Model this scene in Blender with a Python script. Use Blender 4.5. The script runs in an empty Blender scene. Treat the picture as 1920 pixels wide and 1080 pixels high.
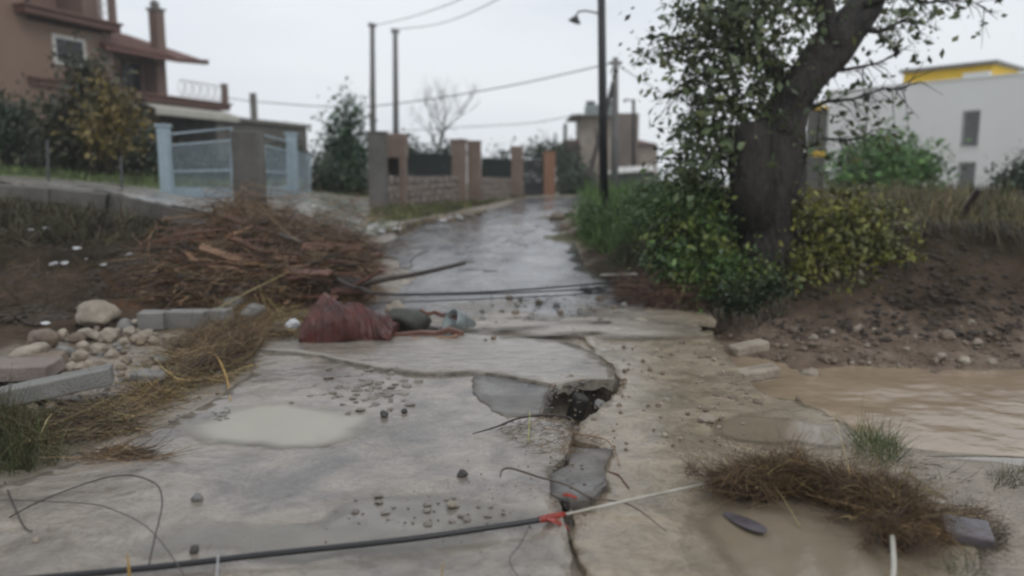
import bpy, math, random
import numpy as np
from mathutils import Vector, Matrix, noise as mnoise
from mathutils.geometry import delaunay_2d_cdt
random.seed(7); rng = np.random.default_rng(11)
S = bpy.context.scene; COL = S.collection; R = math.radians
# ------------------------------------------------------------------ camera, sky, sun, exposure
F = 1400.0; EYE = 1.6; PITCH = math.atan(205/1400.0)
cam = bpy.data.cameras.new('camera'); camo = bpy.data.objects.new('camera', cam); COL.objects.link(camo)
cam.sensor_width = 36; cam.lens = F/1920*36; cam.clip_end = 2000; cam.clip_start = .05
camo.location = (0, 0, EYE); camo.rotation_euler = (math.pi/2-PITCH, 0, 0); S.camera = camo
cam.dof.use_dof = True; cam.dof.focus_distance = 4.6; cam.dof.aperture_fstop = .75
try: S.cycles.filter_width = 2.3
except Exception: pass
W = bpy.data.worlds.new('World'); S.world = W; W.use_nodes = True
nt = W.node_tree; nt.nodes.clear()
def N(nt, t, **k):
    n = nt.nodes.new(t)
    for a, b in k.items(): setattr(n, a, b)
    return n
o = N(nt, 'ShaderNodeOutputWorld'); bg = N(nt, 'ShaderNodeBackground'); bg.inputs[1].default_value = .1
sky = N(nt, 'ShaderNodeTexSky', sky_type='NISHITA', sun_disc=False, sun_elevation=R(48), sun_rotation=R(-40))
tc = N(nt, 'ShaderNodeTexCoord'); mp = N(nt, 'ShaderNodeMapping'); mp.inputs['Scale'].default_value = (1.2, 1.2, 4.5)
ns = N(nt, 'ShaderNodeTexNoise'); ns.inputs['Scale'].default_value = 1.3; ns.inputs['Detail'].default_value = 4; ns.inputs['Roughness'].default_value = .45
cr = N(nt, 'ShaderNodeValToRGB')
cr.color_ramp.elements[0].position = .36; cr.color_ramp.elements[0].color = (6.4, 6.85, 7.5, 1)
cr.color_ramp.elements[1].position = .66; cr.color_ramp.elements[1].color = (8.3, 8.65, 9.0, 1)
mx = N(nt, 'ShaderNodeMix', data_type='RGBA'); mx.inputs[0].default_value = .95
L = nt.links.new
L(tc.outputs['Generated'], mp.inputs[0]); L(mp.outputs[0], ns.inputs[0]); L(ns.outputs[0], cr.inputs[0])
L(sky.outputs[0], mx.inputs[6]); L(cr.outputs[0], mx.inputs[7]); L(mx.outputs[2], bg.inputs[0]); L(bg.outputs[0], o.inputs[0])
sun = bpy.data.lights.new('sun', 'SUN'); sun.energy = .6; sun.angle = R(25); sun.color = (1, .97, .93)
so = bpy.data.objects.new('sun', sun); COL.objects.link(so); so.rotation_euler = (R(42), 0, R(-140)+math.pi)
V = S.view_settings; V.view_transform = 'Standard'; V.look = 'None'; V.exposure = .14; V.gamma = 1; V.use_curve_mapping = False
# ------------------------------------------------------------------ projection helpers (photo pixel + real depth -> place)
FW = np.array([0, math.cos(PITCH), -math.sin(PITCH)]); UP = np.array([0, math.sin(PITCH), math.cos(PITCH)]); RT = np.array([1., 0, 0])
def ray(px, py): return FW + RT*((px-960)/F) + UP*((540-py)/F)
def at(px, py, Y):
    d = ray(px, py); d = d/d[1]; p = d*Y; p[2] += EYE
    return p
# ------------------------------------------------------------------ numpy noise
def _h(ix, iy, s):
    v = (ix.astype(np.int64)*374761393 + iy.astype(np.int64)*668265263 + s*1442695041) & 0xffffffff
    v = ((v ^ (v >> 13))*1274126177) & 0xffffffff
    return ((v ^ (v >> 16)) & 0xffff)/65535.0
def vn(x, y, s=0):
    x = np.asarray(x, float); y = np.asarray(y, float)
    ix = np.floor(x); iy = np.floor(y); fx = x-ix; fy = y-iy
    fx = fx*fx*(3-2*fx); fy = fy*fy*(3-2*fy)
    a = _h(ix, iy, s); b = _h(ix+1, iy, s); c = _h(ix, iy+1, s); d = _h(ix+1, iy+1, s)
    return (a*(1-fx)+b*fx)*(1-fy)+(c*(1-fx)+d*fx)*fy
def fbm(x, y, f, o=4, s=0):
    r = 0; a = .5; t = 0
    for i in range(o):
        r = r+a*vn(x*f+i*17.3, y*f-i*9.1, s+i); t += a; a *= .55; f *= 2.03
    return r/t*2-1
# ------------------------------------------------------------------ mesh helpers
def tag(o, label=None, cat=None, group=None, kind=None):
    if label: o['label'] = label
    if cat: o['category'] = cat
    if group: o['group'] = group
    if kind: o['kind'] = kind
    return o
def empty(name, loc, label, cat, group=None):
    o = bpy.data.objects.new(name, None); o.location = loc; COL.objects.link(o); tag(o, label, cat, group)
    return o
def link(name, me, parent=None, loc=None):
    o = bpy.data.objects.new(name, me); COL.objects.link(o)
    if parent is not None:
        o.parent = parent
        bl = base_loc(parent)
        o.location = (Vector(loc) if loc is not None else Vector((0, 0, 0))) - bl
    elif loc is not None: o.location = loc
    return o
def base_loc(o):
    v = Vector((0, 0, 0))
    while o: v += o.location; o = o.parent
    return v
class MB:
    def __init__(s): s.v = []; s.f = []; s.m = []
    def add(s, v, f, m=0):
        k = len(s.v); s.v += [tuple(map(float, p)) for p in v]; s.f += [tuple(i+k for i in q) for q in f]; s.m += [m]*len(f); return s
    def box(s, c, h, rot=None, taper=1):
        M = rot or Matrix.Identity(3); P = []
        for z in (-1, 1):
            t = taper if z > 0 else 1
            for x, y in ((-1, -1), (1, -1), (1, 1), (-1, 1)):
                P.append(Vector(c)+M@Vector((x*h[0]*t, y*h[1]*t, z*h[2])))
        return s.add(P, [(0, 3, 2, 1), (4, 5, 6, 7), (0, 1, 5, 4), (1, 2, 6, 5), (2, 3, 7, 6), (3, 0, 4, 7)])
    def tube(s, pts, rad, n=8, rough=0, seed=0):
        pts = [Vector(p) for p in pts]
        if not hasattr(rad, '__len__'): rad = [rad]*len(pts)
        V_ = []; k = len(pts); prev = None
        for i, p in enumerate(pts):
            t = (pts[min(i+1, k-1)]-pts[max(i-1, 0)]).normalized()
            if prev is None:
                a = Vector((0, 0, 1)) if abs(t.z) < .9 else Vector((1, 0, 0)); x = t.cross(a).normalized()
            else: x = (prev-t*prev.dot(t)).normalized()
            prev = x; y = t.cross(x)
            for j in range(n):
                an = 2*math.pi*j/n; q = p+(x*math.cos(an)+y*math.sin(an))*rad[i]
                if rough: q += (q-p)*rough*mnoise.noise(Vector(q)*(1.2/max(rad[i], .02))+Vector((seed, 0, 0)))
                V_.append(q)
        Fc = [(i*n+j, i*n+(j+1) % n, (i+1)*n+(j+1) % n, (i+1)*n+j) for i in range(k-1) for j in range(n)]
        Fc += [tuple(range(n))[::-1], tuple((k-1)*n+j for j in range(n))]
        return s.add(V_, Fc)
    def build(s, name, mats, parent=None, smooth=False, bevel=0, world=True):
        me = bpy.data.meshes.new(name)
        loc = None
        vs = s.v
        if parent is None and world:
            a = np.array(s.v); c = Vector(((a[:, 0].min()+a[:, 0].max())/2, (a[:, 1].min()+a[:, 1].max())/2, a[:, 2].min()))
            vs = [(p[0]-c.x, p[1]-c.y, p[2]-c.z) for p in s.v]; loc = c
        me.from_pydata(vs, [], s.f)
        for m in (mats if isinstance(mats, (list, tuple)) else [mats]): me.materials.append(m)
        me.polygons.foreach_set('material_index', s.m)
        if smooth: me.polygons.foreach_set('use_smooth', [True]*len(me.polygons))
        me.update()
        o = link(name, me, parent, loc)
        if bevel:
            b = o.modifiers.new('bevel', 'BEVEL'); b.width = bevel; b.segments = 2; b.limit_method = 'ANGLE'
        return o
def np_mesh(name, v, f, mat, parent=None, tint=None, smooth=False):
    me = bpy.data.meshes.new(name); n = len(v); m, k = f.shape
    me.vertices.add(n); me.vertices.foreach_set('co', np.ascontiguousarray(v, dtype=np.float32).ravel())
    me.loops.add(m*k); me.loops.foreach_set('vertex_index', f.astype(np.int32).ravel())
    me.polygons.add(m); me.polygons.foreach_set('loop_start', np.arange(0, m*k, k, dtype=np.int32))
    me.polygons.foreach_set('loop_total', np.full(m, k, dtype=np.int32))
    if smooth: me.polygons.foreach_set('use_smooth', np.ones(m, dtype=bool))
    me.update(calc_edges=True)
    if tint is not None:
        a = me.color_attributes.new('tint', 'FLOAT_COLOR', 'POINT')
        if tint.shape[1] == 3: tint = np.hstack([tint, np.ones((n, 1))])
        a.data.foreach_set('color', tint.astype(np.float32).ravel())
    me.materials.append(mat)
    return link(name, me, parent)
# ------------------------------------------------------------------ materials
MATS = {}
def mat(name, col, rough=.6, col2=None, scale=4, bump=0, bscale=40, stretch=(1, 1, 1), attr=False, spec=.5, metal=0, rvar=0, bdist=.02, contrast=.2, trans=0, detail=6):
    if name in MATS: return MATS[name]
    m = bpy.data.materials.new(name); m.use_nodes = True; t = m.node_tree; b = t.nodes['Principled BSDF']
    b.inputs['Roughness'].default_value = rough; b.inputs['Metallic'].default_value = metal; b.inputs['Specular IOR Level'].default_value = spec
    tc = N(t, 'ShaderNodeTexCoord'); mp = N(t, 'ShaderNodeMapping'); mp.inputs['Scale'].default_value = stretch
    geo = N(t, 'ShaderNodeNewGeometry'); t.links.new(geo.outputs['Position'], mp.inputs[0])
    ns = N(t, 'ShaderNodeTexNoise'); ns.inputs['Scale'].default_value = scale; ns.inputs['Detail'].default_value = detail; ns.inputs['Roughness'].default_value = .6
    t.links.new(mp.outputs[0], ns.inputs[0])
    rp = N(t, 'ShaderNodeValToRGB'); rp.color_ramp.elements[0].position = .5-contrast; rp.color_ramp.elements[1].position = .5+contrast
    c2 = col2 or tuple(c*.72 for c in col)
    rp.color_ramp.elements[0].color = (*c2, 1); rp.color_ramp.elements[1].color = (*col, 1)
    t.links.new(ns.outputs[0], rp.inputs[0]); out = rp.outputs[0]
    if attr:
        at_ = N(t, 'ShaderNodeAttribute', attribute_name='tint'); mu = N(t, 'ShaderNodeMix', data_type='RGBA', blend_type='MULTIPLY'); mu.inputs[0].default_value = 1
        t.links.new(at_.outputs[0], mu.inputs[6]); t.links.new(out, mu.inputs[7]); out = mu.outputs[2]
    t.links.new(out, b.inputs['Base Color'])
    if rvar:
        mr = N(t, 'ShaderNodeMapRange'); mr.inputs['From Min'].default_value = .3; mr.inputs['From Max'].default_value = .7
        mr.inputs['To Min'].default_value = max(.03, rough-rvar); mr.inputs['To Max'].default_value = min(1, rough+rvar)
        n3 = N(t, 'ShaderNodeTexNoise'); n3.inputs['Scale'].default_value = scale*.7; n3.inputs['Detail'].default_value = 5
        mp3 = N(t, 'ShaderNodeMapping'); mp3.inputs['Location'].default_value = (3.3, 7.1, 1); mp3.inputs['Scale'].default_value = stretch
        t.links.new(geo.outputs['Position'], mp3.inputs[0]); t.links.new(mp3.outputs[0], n3.inputs[0])
        t.links.new(n3.outputs[0], mr.inputs[0]); t.links.new(mr.outputs[0], b.inputs['Roughness'])
    if bump:
        n2 = N(t, 'ShaderNodeTexNoise'); n2.inputs['Scale'].default_value = bscale; n2.inputs['Detail'].default_value = 5
        t.links.new(mp.outputs[0], n2.inputs[0]); bp = N(t, 'ShaderNodeBump'); bp.inputs['Strength'].default_value = bump; bp.inputs['Distance'].default_value = bdist
        t.links.new(n2.outputs[0], bp.inputs['Height']); t.links.new(bp.outputs[0], b.inputs['Normal'])
    if trans: b.inputs['Transmission Weight'].default_value = trans
    MATS[name] = m; return m
def ground_mat():
    m = mat('ground_mix', (1.12, 1.1, 1.08), .42, (.62, .6, .58), 5, .7, 28, attr=True, rvar=.22, bdist=.03, contrast=.22, detail=9)
    t = m.node_tree; l = t.links.new; b = t.nodes['Principled BSDF']; a = N(t, 'ShaderNodeAttribute', attribute_name='tint'); v = N(t, 'ShaderNodeMapRange')
    v.inputs['From Min'].default_value = .10; v.inputs['From Max'].default_value = .19; v.inputs['To Min'].default_value = .5; v.inputs['To Max'].default_value = 0
    w_ = N(t, 'ShaderNodeMapRange'); w_.inputs['From Min'].default_value = .09; w_.inputs['From Max'].default_value = .19; w_.inputs['To Min'].default_value = .06; w_.inputs['To Max'].default_value = .5
    l(a.outputs['Fac'], v.inputs[0]); l(a.outputs['Fac'], w_.inputs[0]); l(w_.outputs[0], b.inputs['Specular IOR Level'])
    ad = N(t, 'ShaderNodeMath', operation='ADD', use_clamp=True); l(b.inputs['Roughness'].links[0].from_socket, ad.inputs[0]); l(v.outputs[0], ad.inputs[1]); l(ad.outputs[0], b.inputs['Roughness'])
    return m
def slab_mat(name, base, mud, amount, seed, stretch=(1, 1, 1), rough=(.16, .5), sc=1.3):
    """bituminous or concrete surface with a broken film of silt lying on it"""
    m = bpy.data.materials.new(name); m.use_nodes = True; t = m.node_tree; b = t.nodes['Principled BSDF']; l = t.links.new
    g = N(t, 'ShaderNodeNewGeometry'); mp = N(t, 'ShaderNodeMapping'); mp.inputs['Location'].default_value = (seed*3.1, seed*1.7, 0); mp.inputs['Scale'].default_value = stretch; mp.inputs['Rotation'].default_value = (0, 0, R(-14))
    l(g.outputs['Position'], mp.inputs[0])
    def nz(scale, det=6, ro=.6, dist=0, src=None):
        n = N(t, 'ShaderNodeTexNoise'); n.inputs['Scale'].default_value = scale; n.inputs['Detail'].default_value = det; n.inputs['Roughness'].default_value = ro; n.inputs['Distortion'].default_value = dist; l(src or mp.outputs[0], n.inputs[0]); return n.outputs[0]
    def ramp(v, p0, p1, c0, c1):
        r = N(t, 'ShaderNodeValToRGB'); r.color_ramp.elements[0].position = p0; r.color_ramp.elements[1].position = p1; r.color_ramp.elements[0].color = (*c0, 1); r.color_ramp.elements[1].color = (*c1, 1); l(v, r.inputs[0]); return r.outputs[0]
    def mix(f, a, c, bt='MIX'):
        x = N(t, 'ShaderNodeMix', data_type='RGBA', blend_type=bt)
        if isinstance(f, float): x.inputs[0].default_value = f
        else: l(f, x.inputs[0])
        l(a, x.inputs[6]); l(c, x.inputs[7]); return x.outputs[2]
    W1 = (1, 1, 1); K = (0, 0, 0)
    film = ramp(nz(sc, 10, .66, .8), .62-amount*.35-.10, .62-amount*.35+.12, K, W1)
    agg = ramp(nz(150, 3, .6, 0, g.outputs['Position']), .32, .7, tuple(c*.5 for c in base), tuple(c*1.6 for c in base))
    silt = ramp(nz(3.1, 8, .65, .5), .28, .72, tuple(c*.52 for c in mud), tuple(c*1.14 for c in mud))
    grit = ramp(nz(55, 4, .7, 0, g.outputs['Position']), .56, .68, W1, (.55, .52, .48))
    silt = mix(.5, silt, grit, 'MULTIPLY')
    col = mix(film, agg, silt)
    lines = ramp(nz(2.3, 9, .7, 2.2), .47, .5, K, W1); lines2 = ramp(nz(2.3, 9, .7, 2.2), .5, .53, W1, K); ln = mix(1.0, lines, lines2, 'MULTIPLY')
    dk = N(t, 'ShaderNodeMix', data_type='RGBA', blend_type='MULTIPLY'); l(ln, dk.inputs[0]); l(col, dk.inputs[6]); dk.inputs[7].default_value = (.74, .71, .68, 1)
    l(dk.outputs[2], b.inputs['Base Color'])
    mr = N(t, 'ShaderNodeMapRange'); mr.inputs['From Min'].default_value = .38; mr.inputs['From Max'].default_value = .62; mr.inputs['To Min'].default_value = rough[0]; mr.inputs['To Max'].default_value = rough[1]; l(nz(1.5, 7, .6, .6), mr.inputs[0]); l(mr.outputs[0], b.inputs['Roughness'])
    bp = N(t, 'ShaderNodeBump'); bp.inputs['Strength'].default_value = .55; bp.inputs['Distance'].default_value = .02; l(nz(6, 7, .55, .3), bp.inputs['Height'])
    b2 = N(t, 'ShaderNodeBump'); b2.inputs['Strength'].default_value = .22; b2.inputs['Distance'].default_value = .004; l(nz(90, 3, .6, 0, g.outputs['Position']), b2.inputs['Height']); l(bp.outputs[0], b2.inputs['Normal']); l(b2.outputs[0], b.inputs['Normal'])
    return m
def water_mat(name, col, rough=.08, bump=.3, sc=6, stretch=(1, 1, 1), col2=None, dist=.02):
    m = mat(name, col, rough, col2 or tuple(c*.85 for c in col), 2.2, bump, sc, stretch=stretch, spec=.6, bdist=dist)
    return m
GM = ground_mat()
MUDC = (.235, .205, .165)
# ------------------------------------------------------------------ the lie of the land
def RP(y): return np.interp(y, [-20, 8.5, 10, 12, 14, 18, 22, 28, 36, 60, 400], [0, 0, .035, .15, .28, .5, .65, .78, .84, .8, .6])
KEY = {'M': (.31, .265, .21), 'W': (.3, .24, .17), 'G': (.17, .125, .092), 'E': (.08, .06, .043), 'D': (.046, .036, .025), 'B': (.042, .042, .022),
       'C': (.25, .245, .22), 'V': (.10, .14, .045), 'F': (.15, .125, .06), 'L': (.055, .075, .028), 'P': (.12, .07, .042)}
CP = []
def w(x, y, z, k): CP.append((x, y, z, k))
def p(px, py, Y, k): q = at(px, py, Y); CP.append((q[0], q[1], q[2], k))
for y in (-6, -2, 1, 3, 4.4, 5.6, 6.8, 8.2):
    for x in (-2.2, -1, .2, 1.2, 1.8): w(x, y, -.03, 'M')
for y, a, b in ((9.5, -1.2, 1.3), (10.5, -1.3, 1.3), (12, -1.6, .95), (14, -2.4, 1), (17, -2.5, 1.2), (22, -2, 1.6), (26, -1, 2), (30, .1, 2.6), (38, 1.1, 3.8), (50, 1, 5)):
    w(a, y, RP(y)-.04, 'M'); w((a+b)/2, y, RP(y)-.04, 'M'); w(b, y, RP(y)-.04, 'M')
for q in ((1.35, 12.2, -.15, 'E'), (1.75, 11.2, -.1, 'E'), (1.5, 14, .1, 'E'), (1.9, 13, .15, 'D'), (2.1, 9.9, -.05, 'E'), (2.2, 12.5, .4, 'L'), (2.4, 11, .3, 'D'), (3.2, 12, .75, 'L'), (3.6, 10, .35, 'D'), (2.9, 9.6, .05, 'E'),
          (2.4, 8.9, -.35, 'E'), (2.35, 7.6, -.5, 'E'), (2.35, 6.4, -.55, 'G'), (2.55, 5.5, -.5, 'G'), (1.75, 14.8, .45, 'L'), (1.9, 16.5, .6, 'L'), (2.6, 20, .75, 'L'),
          (3, 5.5, -.55, 'W'), (3, 6.6, -.55, 'W'), (4.5, 5.5, -.55, 'W'), (4.5, 6.8, -.5, 'W'), (6.5, 6.5, -.5, 'W'), (9, 6.5, -.5, 'W'), (14, 6, -.5, 'W'), (30, 5, -.5, 'W'),
          (3, 7.6, -.3, 'G'), (4.5, 7.5, -.3, 'G'), (6.5, 7.3, -.3, 'G'), (9, 7.2, -.3, 'G'), (14, 7, -.3, 'G'), (3, 8.7, -.12, 'G'), (4.5, 8.7, -.1, 'G'), (6.5, 8.6, -.08, 'G'), (9, 8.4, -.05, 'G'),
          (3.8, 9.4, .1, 'E'), (5, 9.3, .12, 'E'), (6.5, 9.1, .12, 'E'), (9, 9, .15, 'E'), (14, 9, .2, 'E'), (4, 10.4, .7, 'D'), (5, 10.1, .9, 'D'), (6.5, 10, .93, 'D'), (9, 9.8, .95, 'D'), (14, 10, 1, 'F'),
          (4.5, 11.5, .92, 'F'), (6.5, 11, .97, 'F'), (9, 11.2, .95, 'F'), (6, 16, .95, 'F'), (12, 16, .95, 'F'), (4, 18, .8, 'L'), (5, 25, .88, 'F'), (12, 25, .9, 'F'), (25, 25, .9, 'F'), (14, 40, .85, 'F'), (30, 42, .85, 'F'), (20, 60, .85, 'F'),
          (3, 4.5, -.12, 'M'), (4, 4.6, -.12, 'M'), (5.5, 4.6, -.12, 'M'), (8, 4.5, -.1, 'L'), (3, 3, -.05, 'M'), (5, 2.5, -.04, 'M'), (3, 1, 0, 'M'), (6, -2, 0, 'M'), (12, 2, 0, 'L'), (30, 0, 0, 'L'), (2.6, 4.9, -.2, 'M'), (3.5, 5, -.38, 'W'), (5, 5.05, -.38, 'W'), (7, 5.2, -.38, 'W'),
          (-3, 3, -.03, 'M'), (-3.1, 4.2, .02, 'B'), (-3.7, 4.4, .08, 'L'), (-4.5, 3, .05, 'L'), (-6, 3, .1, 'L'), (-6, -2, .1, 'L'), (-3, 0, -.03, 'M'), (-30, 0, .5, 'L'),
          (-3, 6, -.1, 'M'), (-2.9, 5.2, -.08, 'M'), (-3.3, 7.5, -.06, 'M'), (-4, 6.3, -.06, 'M'), (-4.2, 5.4, -.04, 'E'), (-5.2, 6.8, .05, 'E'), (-4.6, 7.9, .04, 'E'), (-3.6, 8.4, .05, 'E'), (-5.5, 5, .05, 'E'), (-8, 6, .2, 'E'), (-7, 8, .2, 'E'),
          (-4, 26, 1, 'V'), (-2, 34, 1, 'V'), (-8, 30, 1.3, 'V'), (0, 45, .9, 'V'), (-10, 60, 1.2, 'V'), (-40, 40, 2.4, 'V'), (-150, 150, .5, 'V'), (150, 150, .5, 'V'), (0, 150, .5, 'V'), (0, 350, .2, 'V'), (-250, 350, .2, 'V'), (250, 350, .2, 'V'), (250, 0, .3, 'V'), (-250, 0, .8, 'V')): w(*q)
for q in ((0, 560, 8.6, 'E'), (150, 575, 8.7, 'E'), (0, 480, 9.2, 'D'), (150, 500, 9.3, 'D'), (0, 400, 10.5, 'B'), (150, 430, 10.3, 'B'), (300, 500, 9.8, 'D'), (300, 430, 11, 'D'), (-200, 480, 9.2, 'D'), (-200, 400, 10.5, 'B'),
          (0, 348, 12, 'C'), (200, 364, 12.5, 'C'), (330, 392, 13, 'C'), (430, 415, 13.6, 'C'), (-200, 340, 11.5, 'C'), (200, 396, 12.1, 'B'), (330, 425, 12.4, 'D'), (60, 380, 11.7, 'B'),
          (0, 339, 14, 'C'), (200, 348, 15, 'C'), (300, 366, 16.5, 'C'), (430, 385, 16, 'C'), (-200, 330, 14, 'C'), (0, 325, 20, 'V'), (200, 330, 20, 'V'), (290, 345, 20, 'V'), (420, 350, 22, 'V'), (100, 308, 30, 'V'), (-300, 320, 20, 'V'), (300, 320, 30, 'V'),
          (430, 373, 18, 'C'), (575, 365, 21, 'C'), (600, 352, 30, 'V'), (500, 376, 17.5, 'C'), (600, 386, 18, 'C'), (690, 396, 20, 'C'), (540, 415, 14.5, 'C'), (600, 435, 14, 'C'), (665, 425, 16, 'C'),
          (560, 455, 12.3, 'P'), (450, 416, 12.6, 'P'), (520, 446, 11.6, 'P'), (600, 474, 11, 'P'), (665, 478, 11.3, 'P'), (560, 530, 9.6, 'P'), (450, 475, 11, 'P'), (370, 480, 10.8, 'P'), (340, 540, 9.6, 'P'), (640, 560, 9.3, 'P'), (450, 540, 9.6, 'P'), (260, 570, 9, 'P'), (480, 590, 8.7, 'P'), (400, 590, 8.7, 'E')): p(*q)
CPa = np.array([(c[0], c[1]) for c in CP]); CPz = np.array([c[2] for c in CP]); CPc = np.array([KEY[c[3]] for c in CP])
n_ = len(CP); D = np.hypot(CPa[:, None, 0]-CPa[None, :, 0], CPa[:, None, 1]-CPa[None, :, 1]); D -= np.eye(n_)*1e-3
A_ = np.zeros((n_+3, n_+3)); A_[:n_, :n_] = D; A_[:n_, n_] = 1; A_[:n_, n_+1:] = CPa; A_[n_, :n_] = 1; A_[n_+1:, :n_] = CPa.T
SOL = np.linalg.solve(A_, np.concatenate([CPz, [0, 0, 0]]))
def H(x, y, col=False):
    x = np.atleast_1d(np.asarray(x, float)); y = np.atleast_1d(np.asarray(y, float)); sh = x.shape; x = x.ravel(); y = y.ravel()
    z = SOL[n_]+SOL[n_+1]*x+SOL[n_+2]*y; C = np.zeros((len(x), 3)); Ws = np.zeros(len(x))
    wx = x+fbm(x, y, 1.1, 4, 5)*.35; wy = y+fbm(x, y, 1.1, 4, 9)*.35
    for i in range(n_):
        z += SOL[i]*np.hypot(x-CPa[i, 0], y-CPa[i, 1])
        if col:
            g = 1/((wx-CPa[i, 0])**2+(wy-CPa[i, 1])**2+.01)**2.2; C += g[:, None]*CPc[i]; Ws += g
    if col: return z.reshape(sh), (C/Ws[:, None])
    return z.reshape(sh)
def inpoly(x, y, P):
    x = np.asarray(x, float); y = np.asarray(y, float); r = np.zeros(x.shape, bool); n = len(P)
    for i in range(n):
        x0, y0 = P[i]; x1, y1 = P[(i+1) % n]
        if y0 == y1: continue
        c = ((y0 > y) != (y1 > y)) & (x < (x1-x0)*(y-y0)/(y1-y0)+x0); r ^= c
    return r
def gp(px, py, z=.03):
    """photo pixel -> place on the level z, following the rise of the road"""
    d = ray(px, py); d = d/d[1]; lo, hi = .5, 90.0
    ys = np.linspace(.8, 60, 6000); f = EYE+d[2]*ys-(RP(ys)+z); i = np.argmax(f < 0); Y = ys[i] if f[i] < 0 else 60
    return (d[0]*Y, Y)
SLABS = []
DIPS = []
for a_, b_, rx_, ry_, dd_ in ((525, 795, .68, .5, .022), (1510, 1030, .42, .5, .02), (1450, 800, .42, .3, .018), (780, 960, .5, .2, .012), (560, 1010, .9, .25, .014)):
    q_ = gp(a_, b_, .03); DIPS.append((q_[0], q_[1], rx_, ry_, dd_))
def slab(name, pix, top, thick, material, step=.12, jag=.02, label=None, tilt=(0, 0), world=False, und=.012, bow=0):
    P = pix if world else [gp(a, b, top) for a, b in pix]
    Q = []; n = len(P)
    for i in range(n):
        a = np.array(P[i]); b = np.array(P[(i+1) % n]); Ls = np.hypot(*(b-a)); st = max(.035, min(.3, .012*np.hypot(*a))); k = max(1, int(Ls/st))
        nv = np.array([-(b-a)[1], (b-a)[0]])/max(Ls, 1e-6)
        for j in range(k):
            q = a+(b-a)*j/k; am = jag*(0 if (j == 0 and k < 3) else 1)
            q = q+nv*float(fbm(q[0], q[1], 5, 3, 31)[()] if hasattr(fbm(q[0], q[1], 5, 3, 31), '__getitem__') else fbm(q[0], q[1], 5, 3, 31))*am*2.2
            Q.append((q[0], q[1]))
    xs = [q[0] for q in Q]; ys = [q[1] for q in Q]; inn = []
    yv = min(ys)
    while yv < max(ys):
        s_ = max(step, .02*abs(yv)); gx = np.arange(min(xs), max(xs), s_)+rng.uniform(-.02, .02); gy = np.full(len(gx), yv)+rng.uniform(-s_*.3, s_*.3, len(gx))
        for a, b in zip(gx[inpoly(gx, gy, Q)], gy[inpoly(gx, gy, Q)]): inn.append((a, b))
        yv += s_
    k = len(Q); qa = np.array(Q)
    inn = [q for q in inn if np.min((qa[:, 0]-q[0])**2+(qa[:, 1]-q[1])**2) > (step*.35)**2]
    vs = [Vector(q) for q in Q]+[Vector(q) for q in inn]
    r = delaunay_2d_cdt(vs, [], [list(range(k))], 1, 1e-5)
    ov, _, of, oo = r[0], r[1], r[2], r[3]
    c = np.mean(qa, axis=0); X = np.array([v.x for v in ov]); Y = np.array([v.y for v in ov])
    Z = RP(Y)+top+fbm(X, Y, .9, 3, 3)*und+fbm(X, Y, 4, 3, 8)*und*.35+(X-c[0])*tilt[0]+(Y-c[1])*tilt[1]
    for (dx, dy, rx, ry, dd) in DIPS: Z = Z-dd*np.clip(1.5-1.5*np.hypot((X-dx+fbm(X, Y, 3, 3, 71)*.12)/rx, (Y-dy+fbm(X, Y, 3, 3, 72)*.12)/ry)**2, 0, 1)
    V_ = [(X[i], Y[i], Z[i]) for i in range(len(X))]; Fc = [tuple(f) for f in of]
    # find boundary edges
    ec = {}
    for f in Fc:
        for i in range(len(f)):
            a, b = f[i], f[(i+1) % len(f)]; e = (min(a, b), max(a, b)); ec[e] = (a, b) if e not in ec else None
    low = {}
    def dn(i):
        if i not in low:
            low[i] = len(V_); h = thick*(1+.25*math.sin(X[i]*31+Y[i]*17)); V_.append((X[i]+(c[0]-X[i])*.0+rng.uniform(-.012, .012), Y[i]+rng.uniform(-.012, .012), Z[i]-h))
        return low[i]
    for e, v in list(ec.items()):
        if v: a, b = v; Fc.append((b, a, dn(a), dn(b)))
    me = bpy.data.meshes.new(name); me.from_pydata(V_, [], Fc)
    me.materials.append(material); me.update(); o = link(name, me)
    for f in me.polygons: f.use_smooth = abs(f.normal.z) > .5
    SLABS.append((P, top, c, tilt)); return o
def surf(x, y):
    z = H(x, y); x = np.atleast_1d(x); y = np.atleast_1d(y)
    for Q, top, c, tl in SLABS:
        if x.size < 200:
            qa = np.array(Q)
            if x.max() < qa[:, 0].min() or x.min() > qa[:, 0].max() or y.max() < qa[:, 1].min() or y.min() > qa[:, 1].max(): continue
        i = inpoly(x, y, Q); s_ = RP(y)+top+(x-c[0])*tl[0]+(y-c[1])*tl[1]; z = np.where(i, np.maximum(z, s_), z)
    return z
def sz(x, y): return float(surf(np.array([x]), np.array([y]))[0])
def on(px, py, lift=0):
    d = ray(px, py); d = d/d[1]; lo, hi = 1.5, 60.0
    ys = np.geomspace(lo, hi, 90)
    for it in range(2):
        g = surf(d[0]*ys, ys); k = EYE+d[2]*ys < g
        i = int(np.argmax(k)) if k.any() else len(ys)-1
        if it == 0: ys = np.linspace(ys[max(i-1, 0)], ys[i], 24)
    Y = ys[i]; return Vector((d[0]*Y, Y, float(g[i])+lift))
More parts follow.
